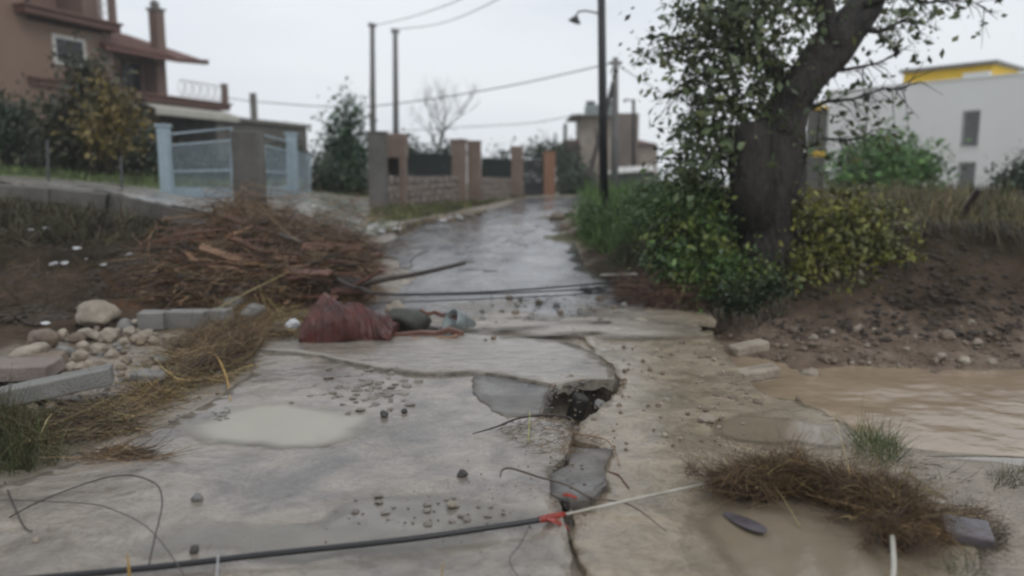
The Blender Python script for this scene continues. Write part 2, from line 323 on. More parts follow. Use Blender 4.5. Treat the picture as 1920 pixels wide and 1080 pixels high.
# road slabs -------------------------------------------------------
asph = slab_mat('silted_asphalt', (.11, .10, .094), (.32, .278, .23), .62, 1, (1, 1.2, 1), (.03, .26))
asph_far = slab_mat('wet_asphalt', (.085, .083, .088), (.24, .22, .2), .3, 2, (1, .6, 1), (.05, .3))
asph_bare = slab_mat('bare_asphalt', (.075, .07, .066), (.2, .18, .155), .35, 5, rough=(.2, .5))
conc = slab_mat('muddy_concrete', (.17, .14, .10), (.37, .305, .22), .6, 9, (1, 1.2, 1), (.05, .38), 2.2)
def R_(o, nm='structure'): o['kind'] = nm; return o
R_(slab('road_asphalt', [(1085, 1300), (-600, 1300), (-420, 1080), (-160, 960), (20, 905), (150, 865), (300, 803), (420, 738), (468, 702), (486, 660), (600, 670), (700, 692), (800, 704), (880, 702), (960, 708), (1040, 726), (1026, 742), (1018, 784), (1072, 792), (1068, 850), (1032, 878), (1033, 925), (1056, 950), (1060, 1000), (1072, 1040), (1080, 1090)], .03, .07, asph, jag=.014, step=.065))
R_(slab('road_asphalt', [(486, 655), (600, 666), (700, 688), (800, 699), (880, 696), (960, 704), (1042, 722), (1095, 712), (1150, 712), (1146, 690), (1105, 655), (1060, 640), (980, 632), (860, 622), (560, 628), (500, 640)], .052, .08, slab_mat('silted_asphalt_pale', (.14, .134, .127), (.33, .292, .245), .75, 4, (1, 2, 1), (.04, .28)), jag=.012, tilt=(0, .0)))
R_(slab('road_asphalt', [(890, 704), (960, 709), (1039, 727), (1025, 743), (1017, 781), (945, 784), (915, 765), (880, 735)], .036, .02, asph_bare, jag=.03, step=.065))
R_(slab('road_asphalt', [(1078, 834), (1146, 843), (1128, 880), (1134, 912), (1106, 938), (1068, 944), (1040, 924), (1036, 888), (1064, 870)], .04, .055, asph_bare, jag=.014, tilt=(.05, -.03), step=.06))
R_(slab('road_asphalt', [(1210, 566), (1152, 532), (1090, 500), (1082, 470), (1074, 440), (1046, 430), (1060, 405), (1085, 385), (1100, 376), (1110, 368), (985, 371), (940, 388), (890, 402), (800, 416), (740, 432), (700, 450), (660, 480), (610, 560), (560, 620), (1180, 600)], .03, .12, asph_far, jag=.03, step=.2))
R_(slab('old_concrete_apron', [(1140, 606), (1200, 616), (1336, 620), (1352, 650), (1378, 682), (1392, 702), (1440, 745), (1500, 752), (1590, 792), (1640, 835), (1760, 930), (2000, 1300), (1100, 1300), (1092, 1080), (1078, 1000), (1075, 960), (1110, 945), (1140, 915), (1136, 880), (1150, 843), (1080, 825), (1085, 792), (1130, 770), (1165, 715), (1150, 690), (1100, 640), (1080, 625)], .012, .16, conc, jag=.03, step=.075))
R_(slab('driveway', [at(500, 377, 17.5)[:2], at(575, 368, 20)[:2], at(680, 385, 22)[:2], at(700, 400, 19)[:2], at(735, 424, 17)[:2], at(690, 448, 14.6)[:2], at(600, 442, 14)[:2], at(500, 424, 14)[:2]], .04, .1, slab_mat('wet_concrete', (.3, .3, .28), (.22, .2, .15), .3, 12, rough=(.2, .5)), world=True, step=.3, jag=.04)) if False else None
# ground sheet ------------------------------------------------------
def axis(a, b, c, d, fine, g=1.09):
    xs = list(np.arange(b, c, fine)); s = fine; x = c
    while x < d: xs.append(x); s *= g; x += s
    xs.append(d); s = fine; x = b-fine; lo = []
    while x > a: lo.append(x); s *= g; x -= s
    lo.append(a); return np.array(lo[::-1]+xs)
gx = axis(-150, -6.5, 8, 150, .036, 1.05); gy = axis(-20, 2.4, 11.5, 150, .036, 1.025)
X, Y = np.meshgrid(gx, gy); Z, C = H(X, Y, True)
lum = C.sum(1).reshape(X.shape)
rough_amt = np.clip((.62-lum)*.3, .008, .14)*np.clip(1.2-Y/60, .2, 1)
Z = Z+(1-2*np.abs(fbm(X, Y, 2.2, 6, 21)))*rough_amt*.55+fbm(X, Y, 1.3, 4, 22)*rough_amt*.7-rough_amt*.25+fbm(X, Y, 9, 3, 25)*np.minimum(rough_amt*.5, .02)
def carve(px, py, rx, ry, dep, Z):
    q = gp(px, py, 0); d = ((X-q[0])/rx)**2+((Y-q[1])/ry)**2; return Z-dep*np.exp(-d**2)
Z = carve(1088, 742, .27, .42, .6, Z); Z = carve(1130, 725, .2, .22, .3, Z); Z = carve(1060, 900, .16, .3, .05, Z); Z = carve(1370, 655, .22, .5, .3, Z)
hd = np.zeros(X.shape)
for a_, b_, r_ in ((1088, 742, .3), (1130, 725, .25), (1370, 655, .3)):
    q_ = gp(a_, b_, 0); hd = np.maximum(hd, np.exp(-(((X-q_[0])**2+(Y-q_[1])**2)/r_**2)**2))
C = C*(1-hd.ravel()[:, None])+np.array([.03, .024, .018])*hd.ravel()[:, None]  # dark soil in the holes, shade of the void put into its colour
tn = 1+.35*fbm(X, Y, 6, 4, 41); C = C*tn.ravel()[:, None]
ny, nx = X.shape; idx = np.arange(nx*ny).reshape(ny, nx)
fc = np.stack([idx[:-1, :-1].ravel(), idx[:-1, 1:].ravel(), idx[1:, 1:].ravel(), idx[1:, :-1].ravel()], 1)
gr = np_mesh('ground', np.stack([X.ravel(), Y.ravel(), Z.ravel()], 1), fc, GM, tint=C, smooth=True); R_(gr)
# water ---------------------------------------------------------------
def slabz(X, Y, top, und=.012):
    Z = RP(Y)+top+fbm(X, Y, .9, 3, 3)*und+fbm(X, Y, 4, 3, 8)*und*.35
    for (dx, dy, rx, ry, dd) in DIPS: Z = Z-dd*np.clip(1.5-1.5*np.hypot((X-dx+fbm(X, Y, 3, 3, 71)*.12)/rx, (Y-dy+fbm(X, Y, 3, 3, 72)*.12)/ry)**2, 0, 1)
    return Z
def alpha_mat(m):
    t = m.node_tree; a = N(t, 'ShaderNodeAttribute', attribute_name='tint'); t.links.new(a.outputs['Fac'], t.nodes['Principled BSDF'].inputs['Alpha']); return m
def sheet(name, poly, z, m, step=.1, amp=.004, fr=3, stretch=3.0, kind='structure', zf=None, bed=None, full=.012):
    xs = [q[0] for q in poly]; ys = [q[1] for q in poly]
    a = np.arange(min(xs), max(xs)+step, step); b = np.arange(min(ys), max(ys)+step, step); X_, Y_ = np.meshgrid(a, b)
    Z_ = z+fbm(X_*1.0, Y_*stretch, fr, 4, 51)*amp
    if zf is not None: Z_ = Z_+zf(X_, Y_)
    ny, nx = X_.shape; ix = np.arange(nx*ny).reshape(ny, nx)
    f = np.stack([ix[:-1, :-1].ravel(), ix[:-1, 1:].ravel(), ix[1:, 1:].ravel(), ix[1:, :-1].ravel()], 1)
    cx = X_.ravel()[f].mean(1); cy = Y_.ravel()[f].mean(1); f = f[inpoly(cx, cy, poly)]
    u, inv = np.unique(f, return_inverse=True); f = inv.reshape(-1, 4); v = np.stack([X_.ravel(), Y_.ravel(), Z_.ravel()], 1)[u]; tn_ = None
    if bed is not None: a_ = np.clip((v[:, 2]-slabz(v[:, 0], v[:, 1], bed))/full, 0, 1)**.8; tn_ = np.stack([a_]*3, 1); alpha_mat(m)
    o = np_mesh(name, v, f, m, smooth=True, tint=tn_); o['kind'] = kind; return o
creekm = water_mat('muddy_creek_water', (.38, .29, .20), .13, .35, 7, (1, 1.3, 1), (.29, .215, .145), .025)
sheet('creek_water', [(2.15, 5.0), (30, 4.2), (30, 8.4), (2.15, 8.4)], -.33, creekm, .045, .02, 1.8, 1.3)
sheet('flood_water', [(-2.6, 6.6), (1.95, 6.6), (2.0, 9.6), (1.5, 12), (-2.6, 12)], .045, water_mat('silty_flood_water', (.37, .32, .26), .14, .5, 14, (1, 1.6, 1), (.25, .215, .17), .03), .045, .022, 2.2, 1.7,
      bed=.03, full=.02, zf=lambda x, y: -.06*np.clip((7.9+fbm(x, y, 1.2, 3, 91)*.5-y)/1.1, 0, 1)-.01*fbm(x, y, .8, 2, 92))
# ------------------------------------------------------------------ materials for things
salmon = mat('salmon_plaster', (.25, .165, .12), .8, (.19, .125, .092), 1.3, .2, 30, stretch=(1, 1, .3), contrast=.3)
salmon2 = mat('brown_plaster', (.20, .13, .105), .8, (.16, .105, .085), 1.5, .2, 30)
band = mat('brown_band', (.16, .08, .06), .6, scale=2)
dark = mat('dark_glass', (.015, .016, .018), .25, scale=2)
white = mat('white_paint', (.6, .58, .55), .6, (.5, .48, .45), 5)
cream = mat('cream_awning', (.5, .48, .42), .7, (.42, .4, .35), 4)
tile = mat('roof_tile', (.18, .08, .06), .7, (.11, .06, .048), 6)
greyc = mat('grey_concrete', (.24, .23, .21), .8, (.16, .15, .135), 2.5, .4, 20)
darkc = mat('stained_concrete', (.15, .14, .125), .8, (.075, .07, .06), 2.2, .5, 18, stretch=(1, 1, .5))
blueg = mat('pale_blue_metal', (.34, .42, .47), .45, (.28, .35, .39), 5)
black = mat('black_paint', (.012, .012, .014), .45, scale=4)
polew = mat('dark_wood_pole', (.045, .036, .03), .7, scale=6)
galv = mat('galvanised_metal', (.32, .36, .35), .4, (.18, .2, .2), 9, metal=.4, rvar=.1)
wirem = mat('grey_wire', (.08, .08, .085), .5, scale=3)
whitew = mat('white_render', (.84, .84, .82), .75, (.76, .755, .735), .5, .1, 20, stretch=(1, 1, .5), contrast=.3)
yellow = mat('yellow_render', (.82, .55, .03), .7, (.72, .46, .03), 2)
shutter = mat('grey_louvre', (.34, .34, .33), .5, scale=3)
stonem = mat('wall_stone', (.30, .25, .21), .85, (.17, .135, .115), 7, .5, 30)
mortar = mat('mortar', (.13, .115, .1), .9, scale=6)
pillarm = mat('pillar_plaster', (.23, .165, .13), .85, (.155, .11, .09), 2, .3, 25)
pillaro = mat('orange_plaster', (.30, .15, .09), .85, (.22, .11, .065), 2, .3, 25)
netm = mat('dark_green_net', (.022, .034, .028), .8, scale=6)
bark = mat('blackened_bark', (.045, .036, .029), .75, (.011, .009, .008), 9, 1, 18, stretch=(1, 1, .35), bdist=.06)
twigm = mat('twig_bark', (.05, .038, .03), .8, scale=10)
leafm = mat('foliage', (1.1, 1.1, 1.1), .45, (.75, .75, .75), 3, attr=True)
straw = mat('straw', (1.1, 1.05, 1), .55, (.7, .7, .7), 6, attr=True)
rockp = mat('pale_limestone', (.42, .36, .28), .6, (.17, .14, .11), 7, .8, 25, rvar=.2, contrast=.28)
rockb = mat('brown_stone', (.22, .165, .115), .5, (.10, .075, .055), 8, .7, 25, rvar=.15)
blockm = mat('cinder_block', (.26, .25, .23), .65, (.17, .165, .155), 5, .6, 60, rvar=.15)
woodr = mat('wet_red_timber', (.19, .08, .05), .4, (.09, .035, .022), 9, .6, 30, stretch=(1, 3, 3), rvar=.15)
woodo = mat('split_orange_timber', (.36, .20, .11), .5, (.17, .09, .05), 8, .6, 30, stretch=(1, 3, 3))
woodd = mat('dark_wet_timber', (.06, .04, .03), .35, (.025, .018, .014), 8, .8, 30, stretch=(1, 4, 4), rvar=.15)
redm = mat('dark_red_cloth', (.11, .024, .014), .5, (.03, .01, .008), 6, .6, 14, rvar=.2)
cablem = mat('black_cable', (.014, .014, .016), .35, scale=4)
pvc = mat('dirty_white_pipe', (.5, .48, .42), .35, (.25, .22, .17), 6, rvar=.1)
plast = mat('white_plastic', (.7, .72, .74), .35, (.4, .4, .4), 8, rvar=.1)
redp = mat('red_plastic', (.42, .05, .03), .4, (.2, .03, .02), 12)
purple = mat('wet_grey_board', (.15, .135, .15), .2, (.06, .05, .055), 5, .3, 20, rvar=.12)
# ------------------------------------------------------------------ generators
def leaves(name, centers, n, size, cols, parent=None, droop=.35, shell=.55, stretch=(1, 1, 1), kind=None, seed=1, label=None, cat=None):
    g = np.random.default_rng(seed); c = np.array(centers, float); wgt = c[:, 3]**2; k = g.choice(len(c), n, p=wgt/wgt.sum())
    d = g.normal(size=(n, 3)); d /= np.linalg.norm(d, axis=1)[:, None]; r = c[k, 3]*(shell+(1-shell)*g.random(n))*(.65+.6*g.random(n)**2)
    P = c[k, :3]+d*r[:, None]*np.array(stretch)
    # sub-clumps
    nc = max(6, n//28); an = P[g.choice(n, nc)]; kk = g.integers(0, nc, n); pull = g.random(n) < .8
    P[pull] = an[kk[pull]]+g.normal(size=(pull.sum(), 3))*size*2.0
    a = g.normal(size=(n, 3)); a[:, 2] -= droop; a /= np.linalg.norm(a, axis=1)[:, None]
    b = np.cross(a, g.normal(size=(n, 3))); b /= np.linalg.norm(b, axis=1)[:, None]; s = size*(.45+1.25*g.random(n)**2)[:, None]
    nrm = np.cross(a, b)
    v = np.stack([P, P+a*s*.5+b*s*.27+nrm*s*.08, P+a*s, P+a*s*.5-b*s*.27+nrm*s*.08], 1).reshape(-1, 3)
    i = np.arange(n)*4; f = np.concatenate([np.stack([i, i+1, i+2], 1), np.stack([i, i+2, i+3], 1)])
    cc = np.array(cols); t = cc[_clump(P, len(cc), g)]*(.7+.6*g.random(n))[:, None]; tint = np.repeat(t, 4, 0)
    o = np_mesh(name, v, f, leafm, None, tint)
    if parent is not None: o.parent = parent; o.location = -base_loc(parent)
    if kind: tag(o, label, cat, kind=kind)
    return o
def _clump(P, k, g):
    q = fbm(P[:, 0]*1.0+P[:, 1]*.3, P[:, 2]+P[:, 1]*.4, 3.0, 2, 77)*.5+.5+g.normal(size=len(P))*.16
    return np.clip((q*k*1.4-.2*k).astype(int), 0, k-1)
def ribbons(name, P, Dr, Ln, wd, cols, material=None, sag=.0, curl=.5, seed=1, parent=None, kind=None, seg=4):
    g = np.random.default_rng(seed); n = len(P); Dr = Dr/np.linalg.norm(Dr, axis=1)[:, None]
    c = g.normal(size=(n, 3))*curl; side = np.cross(Dr, g.normal(size=(n, 3))); side /= np.linalg.norm(side, axis=1)[:, None]+1e-9
    Ln = np.asarray(Ln)*np.ones(n); wd = np.asarray(wd)*np.ones(n); vs = []
    for j in range(seg):
        t = j/(seg-1); q = P+Dr*(Ln*t)[:, None]+c*(Ln*t*t)[:, None]; q[:, 2] -= sag*Ln*t*t
        ww = (wd*(1-.75*t))[:, None]; vs += [q+side*ww, q-side*ww]
    v = np.stack(vs, 1).reshape(-1, 3); i = np.arange(n)*2*seg
    f = np.concatenate([np.stack([i+2*j, i+2*j+1, i+2*j+3, i+2*j+2], 1) for j in range(seg-1)])
    cc = np.array(cols); lf = np.clip(1+1.1*fbm(P[:, 0], P[:, 1], 3.5, 3, seed+9), .45, 1.9)
    t = cc[g.integers(0, len(cc), n)]*(.5+1.0*g.random(n))[:, None]*lf[:, None]
    o = np_mesh(name, v, f, material or straw, None, np.repeat(t, 2*seg, 0))
    if parent is not None: o.parent = parent; o.location = -base_loc(parent)
    if kind: o['kind'] = kind
    return o
def rock_mesh(seed, sub=2, flat=.75, ang=.35):
    import bmesh
    bm = bmesh.new(); bmesh.ops.create_icosphere(bm, subdivisions=sub, radius=1); o_ = Vector((seed*3.7, seed*1.3, seed))
    for v in bm.verts:
        d = v.co.normalized(); k = 1+ang*mnoise.noise(d*1.3+o_)+ang*.4*mnoise.noise(d*3+o_); v.co = Vector((d.x*k, d.y*k, d.z*k*flat))
    for q in range(4):      # knock off a few flats
        nrm = Vector((math.sin(seed*5+q*2.1), math.cos(seed*3+q*1.7), math.sin(q*1.3+seed))).normalized(); lim = .72
        for v in bm.verts:
            e = v.co.dot(nrm)
            if e > lim: v.co -= nrm*(e-lim)*.85
    me = bpy.data.meshes.new('stone'); bm.to_mesh(me); bm.free()
    for f in me.polygons: f.use_smooth = sub > 2
    return me
RM = [rock_mesh(i, 2) for i in range(8)]; RMB = [rock_mesh(20+i, 3, .7, .3) for i in range(5)]
RMAT = {}
def rock(px, py, wpx, m, label, group=None, name='stone', big=False, asp=1, sink=.25, q=None, flat=1):
    q = q if q is not None else on(px, py); dist = math.hypot(q.x, q.y); r = wpx/2/F*q.y; base = random.choice(RMB if big else RM); key = (base.name, m.name)
    if key not in RMAT: RMAT[key] = base.copy(); RMAT[key].materials.clear(); RMAT[key].materials.append(m)
    o = bpy.data.objects.new(name, RMAT[key]); COL.objects.link(o); o.location = (q.x, q.y, q.z+r*flat*asp*.7*(1-sink)); o.scale = (r, r*random.uniform(.7, 1), r*asp*flat)
    o.rotation_euler = (random.uniform(-.25, .25), random.uniform(-.25, .25), random.uniform(0, 6.28)); tag(o, label, 'stone', group); return o
def rot3(z=0, x=0, y=0): return Matrix.Rotation(z, 3, 'Z') @ Matrix.Rotation(x, 3, 'X') @ Matrix.Rotation(y, 3, 'Y')
def hpx(Y, py): return float(at(960, py, Y)[2])
# ------------------------------------------------------------------ driveway and paths
def draped(name, poly, m, lift=.03, step=.25, kind='structure'):
    xs = [q[0] for q in poly]; ys = [q[1] for q in poly]; a = np.arange(min(xs)-.2, max(xs)+step, step); b = np.arange(min(ys)-.2, max(ys)+step, step)
    X_, Y_ = np.meshgrid(a, b); Z_ = H(X_, Y_)+lift+fbm(X_, Y_, 2.5, 3, 61)*.015; nx = X_.shape[1]; ix = np.arange(X_.size).reshape(X_.shape)
    f = np.stack([ix[:-1, :-1].ravel(), ix[:-1, 1:].ravel(), ix[1:, 1:].ravel(), ix[1:, :-1].ravel()], 1)
    cx = X_.ravel()[f].mean(1); cy = Y_.ravel()[f].mean(1); cx += fbm(cx, cy, 1.5, 3, 5)*.2; f = f[inpoly(cx, cy, poly)]
    u, inv = np.unique(f, return_inverse=True); o = np_mesh(name, np.stack([X_.ravel(), Y_.ravel(), Z_.ravel()], 1)[u], inv.reshape(-1, 4), m, smooth=True); o['kind'] = kind; return o
wetc = slab_mat('wet_concrete', (.4, .41, .37), (.25, .25, .18), .35, 12, (1, .7, 1), rough=(.04, .22))
draped('driveway', [tuple(at(a, b, c)[:2]) for a, b, c in ((505, 375, 17.5), (580, 366, 21), (640, 376, 21), (690, 396, 20), (740, 420, 17.5), (700, 446, 15), (600, 440, 14.2), (500, 424, 14.2))], wetc, .05, .12)
draped('path', [tuple(at(a, b, c)[:2]) for a, b, c in ((-260, 340, 11.6), (0, 349, 12.1), (200, 365, 12.6), (330, 393, 13.1), (430, 418, 13.7), (440, 385, 15.5), (300, 366, 16.5), (200, 352, 15.5), (0, 340, 14.4), (-260, 332, 14))], slab_mat('wet_path', (.17, .165, .15), (.2, .17, .14), .3, 14, rough=(.15, .45)), .05, .12)
# concrete edge along the ravine
kb = MB(); a = [at(x, y, Y) for x, y, Y in ((-260, 341, 11.4), (0, 352, 11.9), (100, 358, 12.1), (200, 368, 12.35), (330, 396, 12.9), (436, 420, 13.4))]
for i in range(len(a)-1):
    d = a[i+1]-a[i]; c = (a[i]+a[i+1])/2; l = np.linalg.norm(d); kb.box(c-np.array([0, 0, .2]), (l/2+.01, .3, .26), rot3(math.atan2(d[1], d[0]), 0, -math.asin(d[2]/l)))
o = kb.build('retaining_kerb', darkc, bevel=.03); tag(o, 'long grey concrete kerb edging the path above the left ravine bank', 'kerb')
# ------------------------------------------------------------------ left house
HO = np.array(at(218, 335, 30)[:2]); HD = np.array([.361, .932]); HN = np.array([.932, -.361])
house = empty('house', (float(HO[0]), float(HO[1]), 2.0), 'salmon plastered house with tiled roof, balconies and a tall chimney on the left', 'house')
def hb(b, u0, u1, w0, w1, z0, z1):
    c = HO+HD*(u0+u1)/2+HN*(w0+w1)/2; return b.box((c[0], c[1], (z0+z1)/2), (abs(u1-u0)/2, abs(w1-w0)/2, abs(z1-z0)/2), Matrix.Rotation(math.atan2(HD[1], HD[0]), 3, 'Z'))
def hz(u, py): Yd = HO[1]+HD[1]*u; return hpx(Yd, py)
Z1 = hz(0, 167); Z2 = hz(0, 43); ZE = hz(0, 88)
b = MB()       # tall block with openings left out: strips of wall
hb(b, -10, -3.2, -6, 0, 1, 12); hb(b, -3.2, -.1, -6, -1.4, 1, 12)
hb(b, -3.2, -.1, -1.4, 0, 1, Z2-.45)
o = b.build('wall', salmon, house)
b = MB(); hb(b, -.1, 3.3, -6, -1.1, 1, ZE+.36); hb(b, -.1, 3.2, -6, -.7, 1, Z1-.3); b.build('wall', salmon2, house)
b = MB(); hb(b, -.9, -.05, -1.5, -.02, Z2+.02, 12); b.build('pillar', salmon2, house)
b = MB(); hb(b, -.12, .28, -1.2, .02, Z1, Z2-.3); b.build('pillar', salmon2, house)
b = MB(); hb(b, 2.75, 3.25, -1.2, -.35, Z1+.02, ZE+.1); b.build('pillar', salmon2, house)
def band_(u0, u1, z, w1=.55):
    b = MB(); hb(b, u0, u1, -6.2, w1, z-.34, z-.12); hb(b, u0-.05, u1+.05, -6.2, w1+.1, z-.12, z-.02); s = b.build('balcony_slab', band, house, bevel=.02)
band_(-3.6, .25, Z2); band_(-.3, 6.1, Z1, .5); band_(-3.3, -.35, Z1+.12, .12)
def window(u0, u1, z0, z1, w=.0, frame=white):
    b = MB(); t = .12
    hb(b, u0, u0+t, w, w+.06, z0, z1); hb(b, u1-t, u1, w, w+.06, z0, z1); hb(b, u0+t, u1-t, w, w+.06, z1-t, z1); hb(b, u0+t, u1-t, w, w+.06, z0, z0+t)
    f = b.build('window', frame, house); b = MB(); hb(b, u0+t, u1-t, w+.005, w+.025, z0+t, z1-t); b.build('pane', dark, f)
    return f
window(-2.3, -.95, hz(-1.7, 124), hz(-1.7, 68), .003)
window(-2.9, -1.9, hz(-2.4, 30), hz(-2.4, -50), -1.397, salmon2); window(.35, 1.2, Z1+.05, Z1+1.35, -1.097, salmon2); window(1.6, 2.5, Z1+.05, Z1+1.35, -1.097, dark); window(-7, -6, Z2+.3, Z2+2.2, .003, white)
b = MB(); hb(b, .5, 2.4, -.699, -.66, 2.4, Z1-.6); b.build('door', mat('blue_door', (.03, .045, .09), .5), house)
# roof: sloping slab with tile courses
b = MB(); k = len(b.v)
def hp(u, w, z): c = HO+HD*u+HN*w; return (c[0], c[1], z)
P = [hp(-.3, .3, ZE), hp(3.2, .3, ZE), hp(3.8, 1.5, ZE-.02), hp(4.25, 1.0, ZE), hp(4, -3.2, ZE+1.35), hp(-.3, -3.2, ZE+1.35)]; P += [(q[0], q[1], q[2]-.15) for q in P]
b.add(P, [(0, 1, 4, 5), (1, 2, 3), (1, 3, 4), (11, 10, 7, 6), (9, 8, 7), (10, 9, 7), (0, 6, 7, 1), (1, 7, 8, 2), (2, 8, 9, 3), (3, 9, 10, 4), (4, 10, 11, 5), (5, 11, 6, 0)]); rf = b.build('roof', tile, house)
b = MB()
for i in range(15):
    u = -.2+i*.235; b.tube([hp(u, .33, ZE+.03), hp(u, -3.1, ZE+1.38)], .055, 5)
tl = b.build('tile_row', tile, rf); tl['kind'] = 'stuff'
b = MB(); hb(b, 2.95, 3.4, -.85, -.4, ZE, hz(3, 18)); ch = b.build('chimney', salmon2, rf, bevel=.02)
b = MB(); hb(b, 2.9, 3.45, -.9, -.35, hz(3, 17), hz(3, 12)); b.tube([hp(3.17, -.6, hz(3, 12)), hp(3.07, -.6, hz(3, 2)), hp(3.07, -.6, hz(3, -4))], [.16, .2, .06], 10); b.build('chimney_pot', greyc, ch)
b = MB()
hb(b, 5.75, 6.0, .3, .5, Z1, Z1+.85)
b.build('rail_post', salmon2, house)
b = MB(); hb(b, -.1, .15, .3, .5, Z2, Z2+.95); b.build('rail_post', salmon2, house)
b = MB(); top = Z1+.72
b.tube([hp(3.2, .4, top), hp(5.8, .4, top)], .022, 6); b.tube([hp(3.2, .4, Z1+.08), hp(5.8, .4, Z1+.08)], .02, 6)
for i in range(6):
    u = 3.3+i*.45; b.tube([hp(u+.2*math.cos(t*.5), .4, Z1+.4+.28*math.sin(t*.5)) for t in range(0, 13)], .014, 5); b.tube([hp(u, .4, Z1+.08), hp(u+.2, .4, top)], .014, 5)
b.build('balcony_railing', white, house)
b = MB()
for z in (.3, .6, .9): b.tube([hp(-.55, .4, Z2+z), hp(-.05, .4, Z2+z)], .02, 5)
for i in range(3): b.tube([hp(-.55+i*.2, .4, Z2), hp(-.55+i*.2, .4, Z2+.9)], .015, 5)
b.build('balcony_railing', white, house)
b = MB(); P = [hp(1.1, .45, Z1-.42), hp(5.9, .45, Z1-.42), hp(5.9, 1.15, Z1-.66), hp(1.1, 1.15, Z1-.66)]; P += [(q[0], q[1], q[2]-.05) for q in P] + [(P[2][0], P[2][1], P[2][2]-.24), (P[3][0], P[3][1], P[3][2]-.24)]
b.add(P, [(0, 1, 2, 3), (7, 6, 5, 4), (2, 6, 8), (3, 9, 7), (3, 2, 8, 9), (0, 4, 5, 1)]); b.build('awning', cream, house)
b = MB(); hb(b, 5.7, 6.05, -.3, 0, 1.5, Z1-.35); b.build('pillar', salmon2, house)
b = MB(); hb(b, 3.2, 6.0, -4, -1.5, 1, Z1-.36); b.build('wall', salmon2, house)
# long low building behind the gate
lo = empty('outbuilding', tuple(at(500, 345, 36)), 'low flat grey outbuilding behind the blue gate, thin chimney on its roof', 'building')
a0, a1 = at(405, 226, 34), at(575, 237, 40); dd = a1-a0; an = math.atan2(dd[1], dd[0]); l = math.hypot(dd[0], dd[1]); c = (a0+a1)/2
nb = Matrix.Rotation(an, 3, 'Z')
b = MB(); b.box(Vector((c[0], c[1], 0))+nb@Vector((0, 2.5, 2.6)), (l/2, 2.5, (a0[2]+a1[2])/4+.0), nb); b.v = [(v[0], v[1], 1.0 if v[2] < 2.5 else c[2]) for v in b.v]; b.build('wall', darkc, lo)
b = MB(); b.box(Vector((c[0], c[1], c[2]+.08))+nb@Vector((0, 2.5, 0)), (l/2+.15, 2.7, .078), nb); b.build('roof_slab', greyc, lo)
b = MB(); q = at(475, 190, 37); b.box((q[0], q[1], c[2]+.8), (.13, .13, .64)); b.build('chimney', greyc, lo)
# ------------------------------------------------------------------ pale blue gate and its fence
gt = empty('metal_gate', tuple(at(310, 374, 17)), 'pale blue double leaf metal gate with thick posts behind the concrete pillar', 'gate')
def gpost(x0, y0, y1, Y, r): 
    b = MB(); q = at(x0, y0, Y); z = at(x0, y1, Y)[2]-.1; b.box((q[0], q[1], (q[2]+z)/2), (r, r, (q[2]-z)/2)); b.v[4:] = b.v[4:]
    b.box((q[0], q[1], q[2]+.015), (r*1.25, r*1.25, .03)); return b.build('gate_post', blueg, gt, bevel=.01)
gpost(306, 237, 375, 16.5, .11); gpost(546, 252, 366, 20.5, .12)
def leaf(xa, ta, ba, Ya, xb, tb, bb, Yb, nb_=22, rail=.5):
    lf = None; A0, A1, B0, B1 = [np.array(v) for v in (at(xa, ba, Ya), at(xa, ta, Ya), at(xb, bb, Yb), at(xb, tb, Yb))]
    b = MB(); b.tube([A0, A1, B1, B0, A0], .032, 6)
    for t in (.42, .83): b.tube([A0*(1-t)+A1*t, B0*(1-t)+B1*t], .025, 6)
    lf = b.build('gate_leaf', blueg, gt)
    for i in range(1, nb_):
        s = i/nb_; b = MB(); lo_ = A0*(1-s)+B0*s; hi = A1*(1-s)+B1*s; b.tube([lo_, lo_*.17+hi*.83], .011, 4); b.build('bar', blueg, lf)
    b = MB(); 
    m0 = A0*.82+A1*.18; m1 = B0*.82+B1*.18; q = [A0, B0, m1, m0]; off = np.array([0, .02, 0]); b.add([v for v in q]+[v+off for v in q], [(0, 1, 2, 3), (7, 6, 5, 4), (3, 2, 6, 7), (0, 4, 5, 1)]); b.build('kick_panel', blueg, lf)
leaf(316, 252, 372, 16.6, 434, 240, 376, 17.6); leaf(490, 252, 371, 18.6, 540, 266, 366, 20.3, 14)
fe = empty('mesh_fence', tuple(at(565, 366, 21)), 'short run of pale blue mesh fence right of the gate post', 'fence')
A0, A1, B0, B1 = [np.array(v) for v in (at(556, 366, 21), at(556, 285, 21), at(581, 360, 22), at(581, 290, 22))]
b = MB(); b.tube([A0, A1, B1, B0], .03, 6); b.build('frame', blueg, fe)
for i in range(1, 9):
    s = i/9; b = MB(); b.tube([A0*(1-s)+B0*s, A1*(1-s)+B1*s], .012, 4); b.build('bar', blueg, fe)
# concrete pillar in front
b = MB(); q = at(464, 247, 14); z = at(464, 425, 14)[2]; b.box((q[0], q[1], (q[2]+z)/2-.1), (.235, .235, (q[2]-z)/2+.1)); o = b.build('concrete_pillar', darkc, bevel=.025)
tag(o, 'square weathered concrete pillar standing above the debris heap in front of the blue gate', 'pillar')
for i, (x, y0, y1, Y, lb) in enumerate(((91, 262, 350, 13, 'thin leaning wire fence post at the far left above the ravine'), (229, 292, 366, 13.5, 'thin wire fence post on the path between the yellowing tree and the gate'))):
    b = MB(); b.tube([at(x, y1+4, Y), at(x-2, y0, Y)], .022, 6); tag(b.build('fence_post', wirem), lb, 'post')
